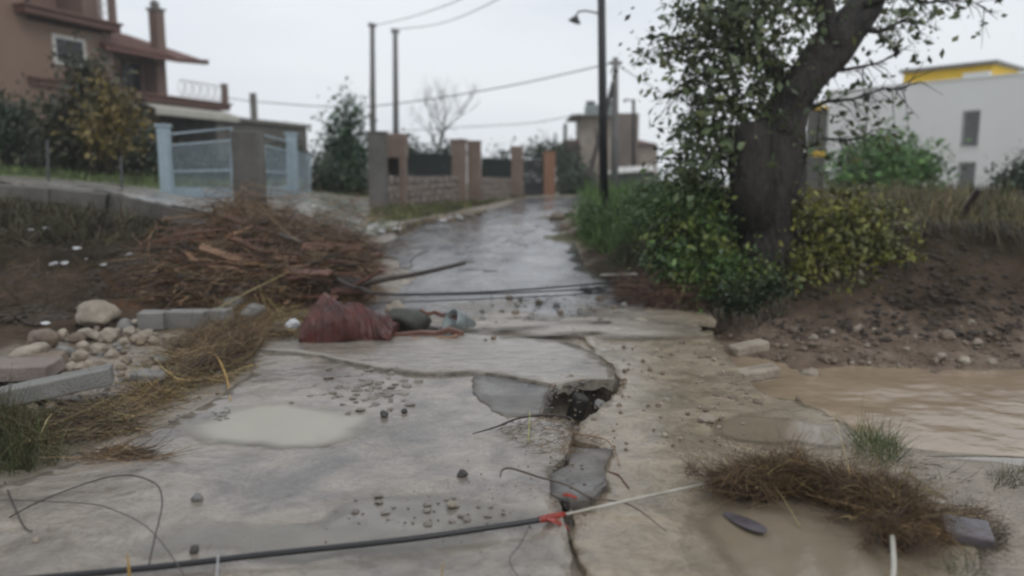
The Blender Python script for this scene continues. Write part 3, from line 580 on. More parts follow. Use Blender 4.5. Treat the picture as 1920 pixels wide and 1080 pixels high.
# ------------------------------------------------------------------ tall poles and wires
def pole(x0, y0, x1, y1, Y0, Y1, r0, r1, m, label, n=10):
    t = empty('utility_pole', tuple(at(x1, y1, Y1)), label, 'pole'); b = MB(); A, B = at(x1, y1, Y1), at(x0, y0, Y0); A = A-np.array([0, 0, .15]); b.tube([A, (A+B)/2, B], [r0, (r0+r1)/2, r1], n); b.build('shaft', m, t, True); return t
pw = mat('weathered_pole', (.2, .195, .19), .8, (.14, .135, .13), 5)
for x, xt, y, lb in ((700, 698, 44, 'left one of two tall pale poles behind the gate pillars'), (743, 741, 55, 'right one of two tall pale poles behind the gate pillars')):
    t = pole(xt, y, x, 345, 30, 30, .14, .09, pw, lb); q = at(xt, y+4, 30); b = MB(); b.box((q[0], q[1], q[2]), (.16, .05, .05)); b.tube([(q[0]-.1, q[1], q[2]), (q[0]-.1, q[1], q[2]+.14)], .03, 6); b.build('insulator', pw, t)
def wire(pts, r, label, name='overhead_wire', m=wirem, cat='wire', group=None, n=5, sub=8):
    P = [Vector(p) for p in pts]; Q = []
    for i in range(len(P)-1):
        p0 = P[max(i-1, 0)]; p1 = P[i]; p2 = P[i+1]; p3 = P[min(i+2, len(P)-1)]
        for j in range(sub):
            t = j/sub; Q.append(.5*((2*p1)+(p2-p0)*t+(2*p0-5*p1+4*p2-p3)*t*t+(3*p1-p0-3*p2+p3)*t**3))
    Q.append(P[-1]); b = MB(); b.tube(Q, r, n); return tag(b.build(name, m, smooth=True), label, cat, group)
wire([at(698, 48, 30), at(770, 32, 27), at(865, -2, 23), at(960, -60, 19)], .014, 'thin wire rising right from the left tall pole')
wire([at(741, 55, 30), at(830, 43, 27), at(935, -2, 23), at(1030, -70, 19)], .014, 'thin wire rising right from the right tall pole')
wire([at(420, 182, 36), at(475, 190, 34), at(640, 201, 30), at(760, 192, 28), at(950, 162, 26), at(1150, 118, 24)], .02, 'long sagging wire across the sky ending at the thin right hand pole')
wire([at(1155, 120, 24), at(1210, 155, 27), at(1280, 192, 30), at(1400, 230, 34)], .016, 'wire falling right from the thin pole into the tree')
wire([at(700, 248, 40), at(880, 238, 40), at(1000, 230, 40), at(1090, 213, 41)], .02, 'faint low wire running to the distant tower house')
bp = pole(1127, -60, 1133, 411, 17.2, 17.3, .11, .085, black, 'tall black pole with a curved street lamp arm at the right roadside')
b = MB(); Pn = [at(1129, 30, 17.25), at(1118, 24, 17.4), at(1098, 20, 17.8), at(1084, 22, 18), at(1080, 31, 18.1)]; b.tube(Pn, .022, 6); arm = b.build('lamp_arm', black, bp)
b = MB(); b.tube([at(1080, 30, 18.1), at(1079, 35, 18.1), at(1077, 41, 18.1)], [.04, .09, .16], 10); b.build('lamp_shade', black, bp)
tp = pole(1154, 108, 1152, 372, 24, 24, .13, .09, pw, 'thinner grey pole behind the black pole, propped by a slanting stay')
b = MB(); b.tube([at(1150, 155, 24), at(1128, 240, 23.3), at(1103, 335, 22.5)], .075, 7); b.build('stay', polew, tp)
b = MB(); q = at(1154, 118, 24); b.box((q[0], q[1], q[2]), (.2, .04, .04)); b.build('crossarm', polew, tp)
sp = pole(1188, 186, 1188, 345, 34, 34, .1, .07, polew, 'short distant pole with a small lamp in front of the tower house')
b = MB(); b.tube([at(1188, 192, 34), at(1178, 186, 34), at(1170, 190, 34)], [.03, .03, .09], 6); b.build('lamp_arm', polew, sp)
# ------------------------------------------------------------------ boundary wall with pillars
bw = empty('boundary_wall', tuple(at(850, 385, 26)), 'roadside boundary wall of stone panels with netting between brown plaster pillars', 'wall')
def pillar(x0, x1, y0, y1, Y, m, d=.25, cap=True, parent=bw):
    q = at((x0+x1)/2, y0, Y); z = at((x0+x1)/2, y1, Y)[2]-.2; w = (x1-x0)/2/F*Y; b = MB(); b.box((q[0], q[1]+d, (q[2]+z)/2), (w, d, (q[2]-z)/2))
    o = b.build('pillar', m, parent, bevel=.02)
    if cap: b = MB(); b.box((q[0], q[1]+d, q[2]+.03), (w*1.1, d*1.1, .03)); b.build('pillar_cap', m, o)
    return o
op = pillar(688, 720, 250, 396, 21, darkc, .25)
arch = empty('letterbox_pillar', tuple(at(740, 330, 22)), 'wide brown gate pillar with an open niche, next to the stained concrete pillar', 'pillar')
def slabx(b, x0, x1, y0, y1, Y, d): q0 = at(x0, y0, Y); q1 = at(x1, y1, Y); b.box(((q0[0]+q1[0])/2, Y+d, (q0[2]+q1[2])/2), (abs(q1[0]-q0[0])/2, d, abs(q0[2]-q1[2])/2)); return b
slabx(MB(), 721, 760, 250, 296, 22, .35).build('head', pillarm, arch, bevel=.02); slabx(MB(), 721, 727, 296, 400, 22, .3).build('jamb', pillarm, arch); slabx(MB(), 748, 760, 296, 400, 22, .3).build('jamb', pillarm, arch)
slabx(MB(), 727, 748, 297, 330, 22.55, .05).build('niche_back', mortar, arch); slabx(MB(), 727, 748, 331, 400, 22.05, .2).build('sill', stonem, arch)
SB = []
for k in range(6):
    b = MB(); b.box((0, 0, 0), (1, .06, 1)); me = bpy.data.meshes.new('stone'); vs = [(v[0]*(1+.3*random.uniform(-1, 0)), v[1]+(random.uniform(-.03, .02) if v[1] < 0 else 0), v[2]*(1+.3*random.uniform(-1, 0))) for v in b.v]; me.from_pydata(vs, [], b.f); me.materials.append(stonem); me.update(); SB.append(me)
def stone_panel(xa, ta, ba, Ya, xb, tb, bb, Yb, rows):
    A = at(xa, ta, Ya); B = at(xb, tb, Yb); a0 = at(xa, ba, Ya)[2]-.25; b0 = at(xb, bb, Yb)[2]-.25; d = B-A; l = math.hypot(d[0], d[1]); an = math.atan2(d[1], d[0]); M = Matrix.Rotation(an, 3, 'Z'); nrm = M@Vector((0, -1, 0))
    b = MB(); P = [(A[0], A[1], a0), (B[0], B[1], b0), (B[0], B[1], B[2]), (A[0], A[1], A[2])]; Q = [tuple(Vector(p)-nrm*.25) for p in P]; b.add(P+Q, [(0, 1, 2, 3), (7, 6, 5, 4), (0, 4, 5, 1), (3, 2, 6, 7), (0, 3, 7, 4), (1, 5, 6, 2)]); wl = b.build('stone_panel', mortar, bw)
    for r in range(rows):
        u = random.uniform(0, .1)
        while u < l-.1:
            wd = random.uniform(.2, .48); wd = min(wd, l-u); t = (u+wd/2)/l; z0 = a0*(1-t)+b0*t; z1 = A[2]*(1-t)+B[2]*t; hh = (z1-z0)/rows
            pos = Vector((A[0], A[1], 0))+(M@Vector((u+wd/2, 0, 0)))+nrm*.02; pos.z = z0+hh*(r+.5)+random.uniform(-.02, .02)
            s = bpy.data.objects.new('stone', random.choice(SB)); COL.objects.link(s); s.parent = wl; s.location = pos-base_loc(wl); s.scale = (wd/2*.93, .7, hh/2*random.uniform(.82, 1)); s.rotation_euler = (0, random.uniform(-.06, .06), an); u += wd
    return wl
stone_panel(722, 331, 402, 21.4, 866, 330, 378, 26.2, 6); stone_panel(900, 332, 378, 27.2, 962, 333, 373, 32, 5)
def net(xa, ta, ba, Ya, xb, tb, bb, Yb):
    A1, B1, A0, B0 = [np.array(v) for v in (at(xa, ta, Ya), at(xb, tb, Yb), at(xa, ba, Ya), at(xb, bb, Yb))]; o_ = np.array([0, .12, 0]); A1, B1, A0, B0 = A1+o_, B1+o_, A0+o_, B0+o_
    b = MB(); b.tube([A0, A1, B1, B0, A0], .03, 5); f = b.build('net_frame', netm, bw); b = MB()
    for i in range(1, 40): s = i/40; b.tube([A0*(1-s)+B0*s, A1*(1-s)+B1*s], .018, 3)
    for i in range(1, 14): s = i/14; b.tube([A0*(1-s)+A1*s, B0*(1-s)+B1*s], .014, 3)
    nn = b.build('netting', netm, f); nn['kind'] = 'stuff'
net(762, 286, 330, 22.5, 845, 291, 330, 25.4); net(904, 297, 331, 27.6, 957, 299, 332, 31.2)
pillar(845, 873, 264, 384, 25.8, pillarm); pillar(876, 901, 267, 382, 26.6, pillarm); pillar(958, 981, 277, 375, 31.5, pillarm); pillar(1020, 1041, 286, 372, 36, pillaro)
A_g = [at(983, 300, 33), at(1018, 302, 35.5), at(1018, 370, 35.5), at(983, 374, 33)]
sg = empty('side_gate', tuple(at(1000, 372, 34)), 'dark metal gate between the last two roadside pillars', 'gate')
b = MB(); b.tube([A_g[0], A_g[1], A_g[2], A_g[3], A_g[0]], .04, 5); b.build('frame', black, sg)
for i in range(1, 9):
    s = i/9; b = MB(); b.tube([A_g[0]*(1-s)+A_g[1]*s, A_g[3]*(1-s)+A_g[2]*s], .03, 4); b.build('bar', black, sg)
b = MB(); m0, m1 = A_g[3]*.55+A_g[0]*.45, A_g[2]*.55+A_g[1]*.45; b.add([A_g[3], A_g[2], m1, m0]+[v+np.array([0, .03, 0]) for v in (A_g[3], A_g[2], m1, m0)], [(0, 1, 2, 3), (7, 6, 5, 4), (2, 6, 7, 3)]); b.build('sheet_panel', black, sg)
# ------------------------------------------------------------------ distant tower house
th = empty('tower_house', tuple(at(1150, 340, 48)), 'beige house with a tall tower, rooftop water tanks and low red tiled wings', 'house')
beige = mat('beige_render', (.36, .31, .26), .8, (.22, .185, .155), 1); beige2 = mat('brown_render', (.22, .18, .155), .8, (.14, .115, .1), 1)
def px_box(b, x0, x1, y0, y1, Y, d): return slabx(b, x0, x1, y0, y1, Y, d)
px_box(MB(), 1090, 1158, 216, 350, 47, 2).build('wall', beige, th); px_box(MB(), 1159, 1195, 212, 350, 47.3, 1.6).build('wall', beige2, th)
px_box(MB(), 1196, 1231, 271, 350, 48, 2).build('wall', beige, th); px_box(MB(), 1050, 1091, 272, 350, 48, 2).build('wall', beige2, th)
px_box(MB(), 1072, 1160, 214, 217, 46.4, 2.6).build('roof_slab', greyc, th)
def hip(x0, x1, ye, yt, xt0, xt1, Y, d):
    b = MB(); P = [at(x0, ye, Y), at(x1, ye, Y), at(x1, ye, Y)+np.array([0, 2*d, 0]), at(x0, ye, Y)+np.array([0, 2*d, 0])]; T = [at(xt0, yt, Y)+np.array([0, d, 0]), at(xt1, yt, Y)+np.array([0, d, 0])]
    b.add(P+T, [(0, 1, 5, 4), (1, 2, 5), (2, 3, 4, 5), (3, 0, 4), (0, 3, 2, 1)]); return b.build('roof', tile, th)
hip(1195, 1234, 270, 256, 1180, 1197, 47.7, 2.2); hip(1046, 1092, 271, 258, 1070, 1100, 47.7, 2.2)
for x0, x1 in ((1096, 1130), (1132, 1156)):
    q = at((x0+x1)/2, 214, 48); r = (x1-x0)/2/F*48; b = MB(); z1 = at(0, 197, 48)[2]; b.tube([(q[0], q[1], q[2]-.1), (q[0], q[1], z1-.1), (q[0], q[1], z1)], [r, r, r*.85], 14); tk = b.build('water_tank', galv, th, False)
    b = MB(); b.tube([(q[0]-.2, q[1], z1), (q[0]-.2, q[1], z1+.22)], .3, 10); b.build('tank_lid', black, tk)
px_box(MB(), 1117, 1119, 240, 262, 46.95, .02).build('window', dark, th)
px_box(MB(), 1057, 1063, 232, 272, 49, .2).build('chimney', greyc, th)
sh = empty('shed', tuple(at(1190, 350, 30)), 'low grey shed with a white sheet roof below the tower house', 'shed')
px_box(MB(), 1143, 1222, 322, 365, 30, 1.2).build('wall', mat('shed_grey', (.14, .145, .15), .7), sh)
b = MB(); P = [at(1138, 324, 29.6), at(1228, 318, 29.6), at(1222, 310, 32.6), at(1150, 314, 32.6)]; b.add(P+[v-np.array([0, 0, .06]) for v in P], [(0, 1, 2, 3), (7, 6, 5, 4), (0, 4, 5, 1), (1, 5, 6, 2), (3, 2, 6, 7), (0, 3, 7, 4)]); b.build('roof', white, sh)
# ------------------------------------------------------------------ white building
wb = empty('white_building', tuple(at(1740, 362, 38)), 'large plain white two storey building with a yellow rooftop room', 'building')
A = at(1556, 172, 44); B = at(1990, 140, 35.5); d = B-A; an = math.atan2(d[1], d[0]); M = Matrix.Rotation(an, 3, 'Z'); L_ = math.hypot(d[0], d[1]); zt = A[2]; 
def wp(u, v, z): q = Vector((A[0], A[1], 0))+M@Vector((u, v, 0)); return (q.x, q.y, z)
def wbx(b, u0, u1, v0, v1, z0, z1): c = wp((u0+u1)/2, (v0+v1)/2, (z0+z1)/2); return b.box(c, ((u1-u0)/2, (v1-v0)/2, (z1-z0)/2), M)
def uof(px, py=200):
    k = (px-960)/F/(math.cos(PITCH)+math.sin(PITCH)*(540-py)/F); c = M@Vector((1, 0, 0)); return (k*A[1]-A[0])/(c.x-k*c.y)
def zof(px, py): Yd = wp(uof(px), 0, 0)[1]; return hpx(Yd, py)
u1, u2 = uof(1806), uof(1840); zz = [zof(1822, 207), zof(1822, 276), zof(1815, 304), zof(1815, 356)]; UE = L_+6
b = MB(); wbx(b, 0, u1, 0, .3, .5, zt); wbx(b, u2, UE, 0, .3, .5, zt); wbx(b, u1, u2, 0, .3, zz[0], zt); wbx(b, u1, u2, 0, .3, zz[2], zz[1]); wbx(b, u1, u2, 0, .3, .5, zz[3]); wbx(b, 0, .3, .3, 12, .5, zt); wbx(b, .3, UE, .31, 12, zt-.3, zt-.02)
b.build('wall', whitew, wb); b = MB(); wbx(b, -.05, UE, -.06, .38, zt, zt+.07); b.build('parapet_coping', whitew, wb)
for z1, z0 in ((zz[0], zz[1]), (zz[2], zz[3])):
    b = MB(); t = .08; wbx(b, u1, u1+t, .08, .16, z0, z1); wbx(b, u2-t, u2, .08, .16, z0, z1); wbx(b, u1+t, u2-t, .08, .16, z1-t, z1); wbx(b, u1+t, u2-t, .08, .16, z0, z0+t); f = b.build('window', shutter, wb)
    b = MB(); wbx(b, u1+t, u2-t, .2, .22, z0+t, z1-t); b.build('pane', dark, f)
    n = 16
    for i in range(n):
        b = MB(); z = z0+t+(z1-z0-2*t)*(i+.5)/n; c = wp((u1+u2)/2, .13, z); b.box(c, ((u2-u1)/2-t, .045, .008), M@Matrix.Rotation(R(35), 3, 'X')); b.build('slat', shutter, f)
    b = MB(); wbx(b, u1-.06, u2+.06, -.05, .1, z0-.07, z0-.005); b.build('sill', whitew, f)
ua, ub = uof(1690, 130), uof(1866, 130); b = MB(); zy = zof(1860, 118); wbx(b, ua, ub-.2, .32, 4, zt+.071, zy); b.build('rooftop_room', yellow, wb); b = MB(); wbx(b, ua-.15, ub+.02, .1, 4.4, zy+.002, zy+.17); b.build('roof_slab', greyc, wb)
b = MB(); wbx(b, uof(1800), uof(1850), -.0, .8, zt+.071, zt+.3); b.build('parapet_block', whitew, wb)
b = MB(); wbx(b, -1.6, -.01, .5, 2.5, .5, zof(1560, 203)); b.build('stair_tower', darkc, wb); b = MB(); wbx(b, -1.7, 0, .4, 2.6, zof(1560, 202), zof(1560, 196)); b.build('trim', yellow, wb); b = MB(); wbx(b, -1.65, -.02, .44, 2.56, zof(1560, 292), zof(1560, 282)); b.build('trim', yellow, wb)
fr = empty('rail_fence', tuple(at(1760, 362, 30)), 'thin dark metal rail fence in front of the white building', 'fence'); b = MB(); b.tube([at(1690, 353, 30), at(1800, 355, 29)], .03, 5); b.build('rail', wirem, fr)
for x in range(1692, 1801, 18): b = MB(); b.tube([at(x, 354, 29.8), at(x, 372, 29.8)], .022, 5); b.build('post', wirem, fr)
b = MB(); b.tube([at(1798, 418, 10.6), at(1812, 390, 10.5), at(1836, 354, 10.3)], [.05, .055, .045], 7, .2); tag(b.build('leaning_post', woodd), 'dark wooden fence post leaning right on top of the right bank', 'post')
# ------------------------------------------------------------------ vegetation
LG = [(.05, .085, .022), (.07, .12, .03), (.035, .06, .02)]; YG = [(.11, .13, .025), (.16, .16, .03), (.07, .085, .025)]; DG = [(.02, .038, .014), (.03, .055, .02), (.015, .028, .012)]
def plant(name, label, cat, root, trunk, cents, n, size, cols, seed=1, group=None, tm=twigm, tr=.05, **k):
    t = empty(name, tuple(root), label, cat, group)
    b = MB(); c0 = np.mean([c[:3] for c in cents], axis=0)
    for i, c in enumerate(cents[:7]):
        a = Vector(root); e = Vector(c[:3]); m_ = a.lerp(e, .5)+Vector((0, 0, .08)); b.tube([a-Vector((0, 0, .1)), m_, e], [tr, tr*.6, tr*.2], 6)
    b.build('trunk', tm, t, True); leaves('crown', cents, n, size, cols, t, seed=seed, **k); return t
def ball(px, py, rpx, Y): q = at(px, py, Y); return (q[0], q[1], q[2], rpx/F*Y)
# far
plant('conifer', 'bushy green tree with a thin pointed top between the gate and the stone wall', 'tree', at(645, 365, 27), None, [ball(640, 330, 48, 27), ball(625, 345, 40, 26.6), ball(665, 300, 38, 27.4), ball(640, 280, 36, 27), ball(650, 245, 24, 27), ball(655, 215, 17, 27), ball(652, 190, 12, 27), ball(618, 235, 10, 27)], 7000, .16, [(.02, .05, .022), (.03, .075, .03), (.045, .1, .03)], 3, droop=.1)
plant('dark_bush', 'dark rounded bush at the far left in front of the salmon house', 'bush', at(20, 320, 21), None, [ball(10, 235, 48, 21), ball(-30, 220, 50, 21), ball(25, 275, 35, 21), ball(30, 220, 30, 21)], 4500, .13, DG, 4)
plant('yellowing_tree', 'dark leafy tree turning yellow in front of the salmon house window', 'tree', at(190, 335, 20), None, [ball(150, 130, 28, 20.5), ball(175, 165, 36, 20.5), ball(125, 215, 40, 20.4), ball(150, 250, 48, 20.4), ball(185, 280, 50, 20.5), ball(110, 270, 40, 20.4)], 6500, .15, [(.035, .04, .015), (.05, .05, .018), (.03, .035, .016)], 5, tr=.08)
plant('yellowing_tree', 'mustard yellow leafed tree just right of the dark tree by the house', 'tree', at(205, 335, 19.6), None, [ball(205, 180, 26, 19.6), ball(210, 225, 42, 19.6), ball(195, 255, 40, 19.6), ball(225, 205, 22, 19.6)], 3000, .14, [(.14, .10, .02), (.18, .13, .025), (.07, .06, .02)], 6, tr=.06)
plant('garden_shrub', 'dark green shrub row under the house wall behind the lawn', 'shrub', at(250, 335, 22), None, [ball(240, 290, 35, 22), ball(275, 270, 30, 22), ball(100, 300, 30, 22.5), ball(60, 300, 30, 22.5), ball(160, 305, 30, 22.5), ball(210, 310, 26, 22), ball(290, 300, 26, 22)], 5500, .13, DG+[(.05, .07, .03)], 7)
plant('garden_shrub', 'dark green garden shrubs growing behind the pale blue gate', 'shrub', at(400, 350, 24), None, [ball(350, 320, 30, 24), ball(400, 325, 26, 24), ball(510, 310, 30, 25), ball(545, 290, 30, 26), ball(440, 320, 28, 24)], 3800, .13, DG, 8)
plant('garden_shrub', 'low dark green bushes below the pointed tree beside the gate fence', 'shrub', at(610, 368, 25), None, [ball(605, 330, 32, 25), ball(640, 340, 34, 25), ball(670, 345, 25, 25), ball(590, 350, 22, 25)], 3800, .13, DG+[(.04, .08, .02)], 9)
plant('garden_shrub', 'dark foliage standing behind the green netting of the stone wall', 'shrub', at(800, 340, 29), None, [ball(780, 300, 26, 28), ball(820, 298, 24, 29), ball(845, 285, 14, 29), ball(930, 310, 16, 34), ball(765, 285, 14, 28), ball(945, 290, 10, 34), ball(800, 320, 24, 28), ball(925, 322, 14, 34)], 3800, .15, DG, 10)
plant('roadside_hedge', 'wide dark green hedge between the last pillar and the black pole', 'hedge', at(1070, 372, 38), None, [ball(1000, 300, 28, 40), ball(1040, 300, 34, 40), ball(1075, 320, 34, 39), ball(1080, 345, 30, 38), ball(1055, 350, 26, 38), ball(1000, 330, 26, 40), ball(1105, 345, 22, 37), ball(1020, 285, 22, 41)], 6000, .18, DG+[(.03, .07, .02)], 11)
def bare(name, label, root, top, spread, n, r, seed, m=twigm, cat='tree', bend=(0, 0, 0)):
    t = empty(name, tuple(root), label, cat); b = MB(); g = random.Random(seed)
    def br(p, d, L_, r_, lv):
        pts = [p]; q = p.copy(); dd = d.copy()
        for i in range(4): dd = (dd+Vector((g.uniform(-1, 1), g.uniform(-1, 1), g.uniform(-.3, .8)))*.16+Vector(bend)*.1).normalized(); q = q+dd*L_/4; pts.append(q.copy())
        b.tube(pts, [r_*(1-.2*i) for i in range(5)], 5 if lv else 7)
        if lv >= 4: return
        for k in range(n if lv else n+1):
            s = pts[g.choice([2, 3, 4, 4])]; nd = (dd+Vector((g.uniform(-1, 1), g.uniform(-1, 1), g.uniform(-.2, .7)))*spread).normalized(); br(s, nd, L_*g.uniform(.55, .8), r_*.42, lv+1)
    H_ = (Vector(top)-Vector(root)).length; br(Vector(root), (Vector(top)-Vector(root)).normalized(), H_*.46, r, 0); b.build('trunk', m, t, True); return t
bare('bare_tree', 'leafless tree with fine upswept branches behind the stone wall', at(820, 330, 34), at(825, 150, 34), 1.05, 4, .14, 5, mat('pale_twig', (.17, .165, .16), .8, scale=5))
# field, right
plant('fig_tree', 'low wide green tree with a domed crown in front of the white building', 'tree', at(1665, 390, 24), None, [ball(1600, 320, 30, 24), ball(1640, 305, 30, 24), ball(1680, 308, 32, 24.4), ball(1722, 318, 30, 24), ball(1600, 345, 26, 23.6), ball(1655, 335, 30, 23.6), ball(1745, 325, 16, 24), ball(1630, 288, 12, 24), ball(1670, 284, 12, 24)], 7500, .19, [(.05, .11, .025), (.08, .18, .04), (.14, .26, .06)], 12, tr=.09, tm=bark)
plant('field_shrub', 'dark green shrub cut off by the right edge of the picture', 'shrub', at(1925, 395, 18), None, [ball(1900, 345, 26, 18), ball(1925, 330, 34, 18), ball(1890, 370, 20, 18), ball(1940, 360, 34, 18)], 3000, .12, DG+[(.03, .07, .025)], 13)
def scatter(poly, n, seed):
    g = np.random.default_rng(seed); xs = [q[0] for q in poly]; ys = [q[1] for q in poly]; P = np.zeros((0, 2))
    while len(P) < n:
        a = np.stack([g.uniform(min(xs), max(xs), n), g.uniform(min(ys), max(ys), n)], 1); P = np.vstack([P, a[inpoly(a[:, 0], a[:, 1], poly)]])
    P = P[:n]; return np.column_stack([P, surf(P[:, 0], P[:, 1])])
def grass(name, poly, n, ln, cols, seed, label=None, wd=.006, lean=.35, curl=.35, **k):
    P = scatter(poly, n, seed); g = np.random.default_rng(seed+1); D_ = np.stack([g.normal(size=n)*lean, g.normal(size=n)*lean, np.ones(n)], 1)
    dist = np.hypot(P[:, 0], P[:, 1]); kd = fbm(P[:, 0], P[:, 1], 1.5, 3, seed)*.5+.6
    o = ribbons(name, P-np.array([0, 0, .02]), D_, ln*(.5+g.random(n))*(.5+.8*kd), wd*np.clip(dist/7, .6, 4), cols, seed=seed, curl=curl, kind='stuff', seg=3); 
    if label: tag(o, label, 'grass')
    return o
DRY = [(.16, .13, .06), (.22, .18, .09), (.10, .10, .04), (.13, .09, .05)]; GRN = [(.06, .13, .03), (.09, .18, .04), (.13, .2, .05)]
grass('dry_grass', [(3.6, 10.4), (5, 10.2), (7, 10.1), (10, 10), (22, 24), (10, 30), (5, 24), (3.5, 14)], 30000, .26, DRY+[(.07, .09, .03)], 21, 'dry yellowish field grass on the right bank top')
grass('green_grass', [(1.35, 15), (2.2, 12.6), (3.2, 12.4), (4.2, 15), (5, 24), (2.6, 26), (1.9, 20)], 15000, .38, GRN, 23, 'tall green grass around the foot of the black pole', lean=.25)
grass('green_grass', [tuple(at(a, b, c)[:2]) for a, b, c in ((-50, 326, 18), (300, 343, 18), (430, 352, 20), (430, 350, 26), (300, 330, 28), (-50, 318, 28))], 14000, .12, [(.10, .15, .04), (.15, .2, .06), (.07, .1, .03)], 25, 'short bright lawn grass in front of the salmon house')
grass('green_grass', [(-2.85, 3.55), (-2.55, 4.1), (-2.95, 4.5), (-3.5, 5.0), (-5, 4.8), (-5, 3.4)], 9000, .16, [(.035, .05, .015), (.06, .07, .022), (.09, .08, .03)], 27, 'dark green grass clump at the lower left corner', lean=.5, wd=.004)
grass('bank_weeds', [tuple(at(a, b, c)[:2]) for a, b, c in ((-300, 500, 9.1), (140, 480, 9.6), (300, 460, 10.6), (330, 445, 11.4), (60, 400, 11.0), (-300, 395, 10.9))], 7000, .2, [(.08, .08, .035), (.10, .085, .045), (.035, .04, .018), (.06, .04, .025)], 29, 'withered weeds hanging on the left ravine bank', lean=.9)
grass('bank_weeds', [(1.4, 11.6), (2.0, 11), (3, 9.9), (4.5, 9.9), (4.5, 10.8), (3.4, 12.6), (1.9, 13.2)], 8000, .2, [(.05, .06, .02), (.08, .07, .03), (.04, .05, .018)], 31, 'mixed weeds on the slope below the big tree', lean=.8)
grass('verge_grass', [tuple(at(a, b, c)[:2]) for a, b, c in ((700, 408, 20.5), (870, 384, 25.6), (985, 374, 32), (985, 372, 34), (900, 388, 25), (790, 412, 19.5), (690, 430, 16.5))], 6000, .12, [(.12, .13, .04), (.08, .11, .03), (.16, .14, .06)], 33, 'short yellowish verge grass at the foot of the stone wall')
# big tree ----------------------------------------------------------------
TY = 10.3
bt = empty('big_tree', tuple(at(1440, 520, TY)), 'large blackened tree leaning right with a broken stub on its trunk', 'tree')
def T(x, y, dy=0): return at(x, y, TY+dy)
def gnarl(b, pts, rad, n, seed):
    P = []; Rr = []
    for i in range(len(pts)-1):
        for j in range(7):
            t = j/7; p0, p1, p2, p3 = pts[max(i-1, 0)], pts[i], pts[i+1], pts[min(i+2, len(pts)-1)]; P.append(.5*((2*p1)+(p2-p0)*t+(2*p0-5*p1+4*p2-p3)*t*t+(3*p1-p0-3*p2+p3)*t**3)); Rr.append(rad[i]*(1-t)+rad[i+1]*t)
    k0 = len(b.v); b.tube(P, Rr, n); 
    for k in range(len(P)*n):
        q = Vector(b.v[k0+k]); c = Vector(P[k//n]); d = q-c; j = k % n; i = k//n; a = j*6.2832/n
        rdg = 1-abs(mnoise.noise(Vector((math.cos(a)*3.2, math.sin(a)*3.2, i*.09+seed)))*2); lump = mnoise.noise(Vector((math.cos(a)*.9, math.sin(a)*.9, i*.11+seed*3)))
        b.v[k0+k] = tuple(c+d*(.93+.11*rdg+.2*lump))
b = MB(); gnarl(b, [T(1430, 560), T(1432, 500), T(1436, 420), T(1440, 340), T(1452, 265), T(1478, 200), T(1513, 145), T(1552, 95, .05), T(1590, 50, .1), T(1622, 5, .2), T(1650, -60, .3), T(1670, -150, .4)], [.5, .42, .38, .39, .35, .27, .26, .27, .25, .22, .2, .15], 48, 1)
b.build('trunk', bark, bt, True)
b = MB(); b.tube([T(1420, 420, -.15), T(1408, 340, -.2), T(1404, 270, -.2), T(1402, 236, -.2), T(1401, 229, -.2)], [.3, .29, .27, .26, .2], 12, .2, 2); b.build('stub', bark, bt, True)
b = MB(); b.tube([T(1500, 540, .1), T(1490, 460, .1), T(1480, 380, .1), T(1500, 300, .15)], [.3, .25, .22, .1], 10, .3, 5); b.build('trunk', bark, bt, True)
limbs = [([(1568, 92), (1552, 50), (1545, 5), (1540, -50), (1520, -130)], [.17, .14, .13, .12, .08]),
         ([(1478, 200), (1462, 150), (1430, 118), (1390, 96), (1340, 85), (1290, 92), (1235, 100)], [.09, .07, .055, .045, .03, .02, .006]),
         ([(1462, 150), (1440, 100), (1400, 50), (1350, 20), (1290, 18)], [.05, .04, .03, .02, .007]),
         ([(1540, 20), (1500, -10), (1440, 0), (1400, 10)], [.07, .05, .03, .01]), ([(1390, 96), (1350, 120), (1300, 150), (1262, 190)], [.03, .02, .015, .005]),
         ([(1455, 262), (1410, 210), (1370, 190), (1310, 195)], [.05, .035, .02, .007]), ([(1400, 235), (1360, 240), (1320, 250), (1270, 240)], [.04, .03, .02, .006]),
         ([(1490, 215), (1550, 190), (1600, 186), (1660, 165), (1700, 170)], [.05, .03, .02, .012, .004]), ([(1600, 50), (1650, 60), (1690, 40), (1735, 45)], [.06, .035, .02, .006]),
         ([(1530, 130), (1590, 130), (1640, 120), (1690, 100)], [.04, .025, .015, .005]), ([(1620, 10), (1680, -10), (1740, 5), (1800, -5), (1850, 15)], [.05, .03, .02, .01, .004]), ([(1500, 300), (1540, 260), (1600, 262), (1650, 240)], [.04, .02, .012, .004]), ([(1385, 330), (1340, 300), (1300, 310), (1265, 290)], [.03, .02, .012, .004])]
tw = MB(); TE = []; rr = random.Random(4)
for pts, rd in limbs:
    b = MB(); dy = rr.uniform(-.5, .5); P = [Vector(T(x, y, dy*i/len(pts)-(.1 if i == 0 else 0))) for i, (x, y) in enumerate(pts)]; b.tube(P, rd, 7, .15); b.build('branch', bark, bt, True)
    for i in range(1, len(P)):
        for k in range(8):
            s = P[i-1].lerp(P[i], rr.random()); d = (P[i]-P[i-1]).normalized()+Vector((rr.uniform(-1, 1), rr.uniform(-1, 1), rr.uniform(-1, .7))); d.normalize(); l = rr.uniform(.18, .6)
            TE.append(s+d*l*rr.uniform(.5, 1)); tw.tube([s, s+d*l*.5+Vector((0, 0, rr.uniform(-.05, .08))), s+d*l+Vector((0, 0, rr.uniform(-.15, .05)))], [.009, .006, .002], 4)
x_ = tw.build('twig', bark, bt, True); x_['kind'] = 'stuff'
cs = []
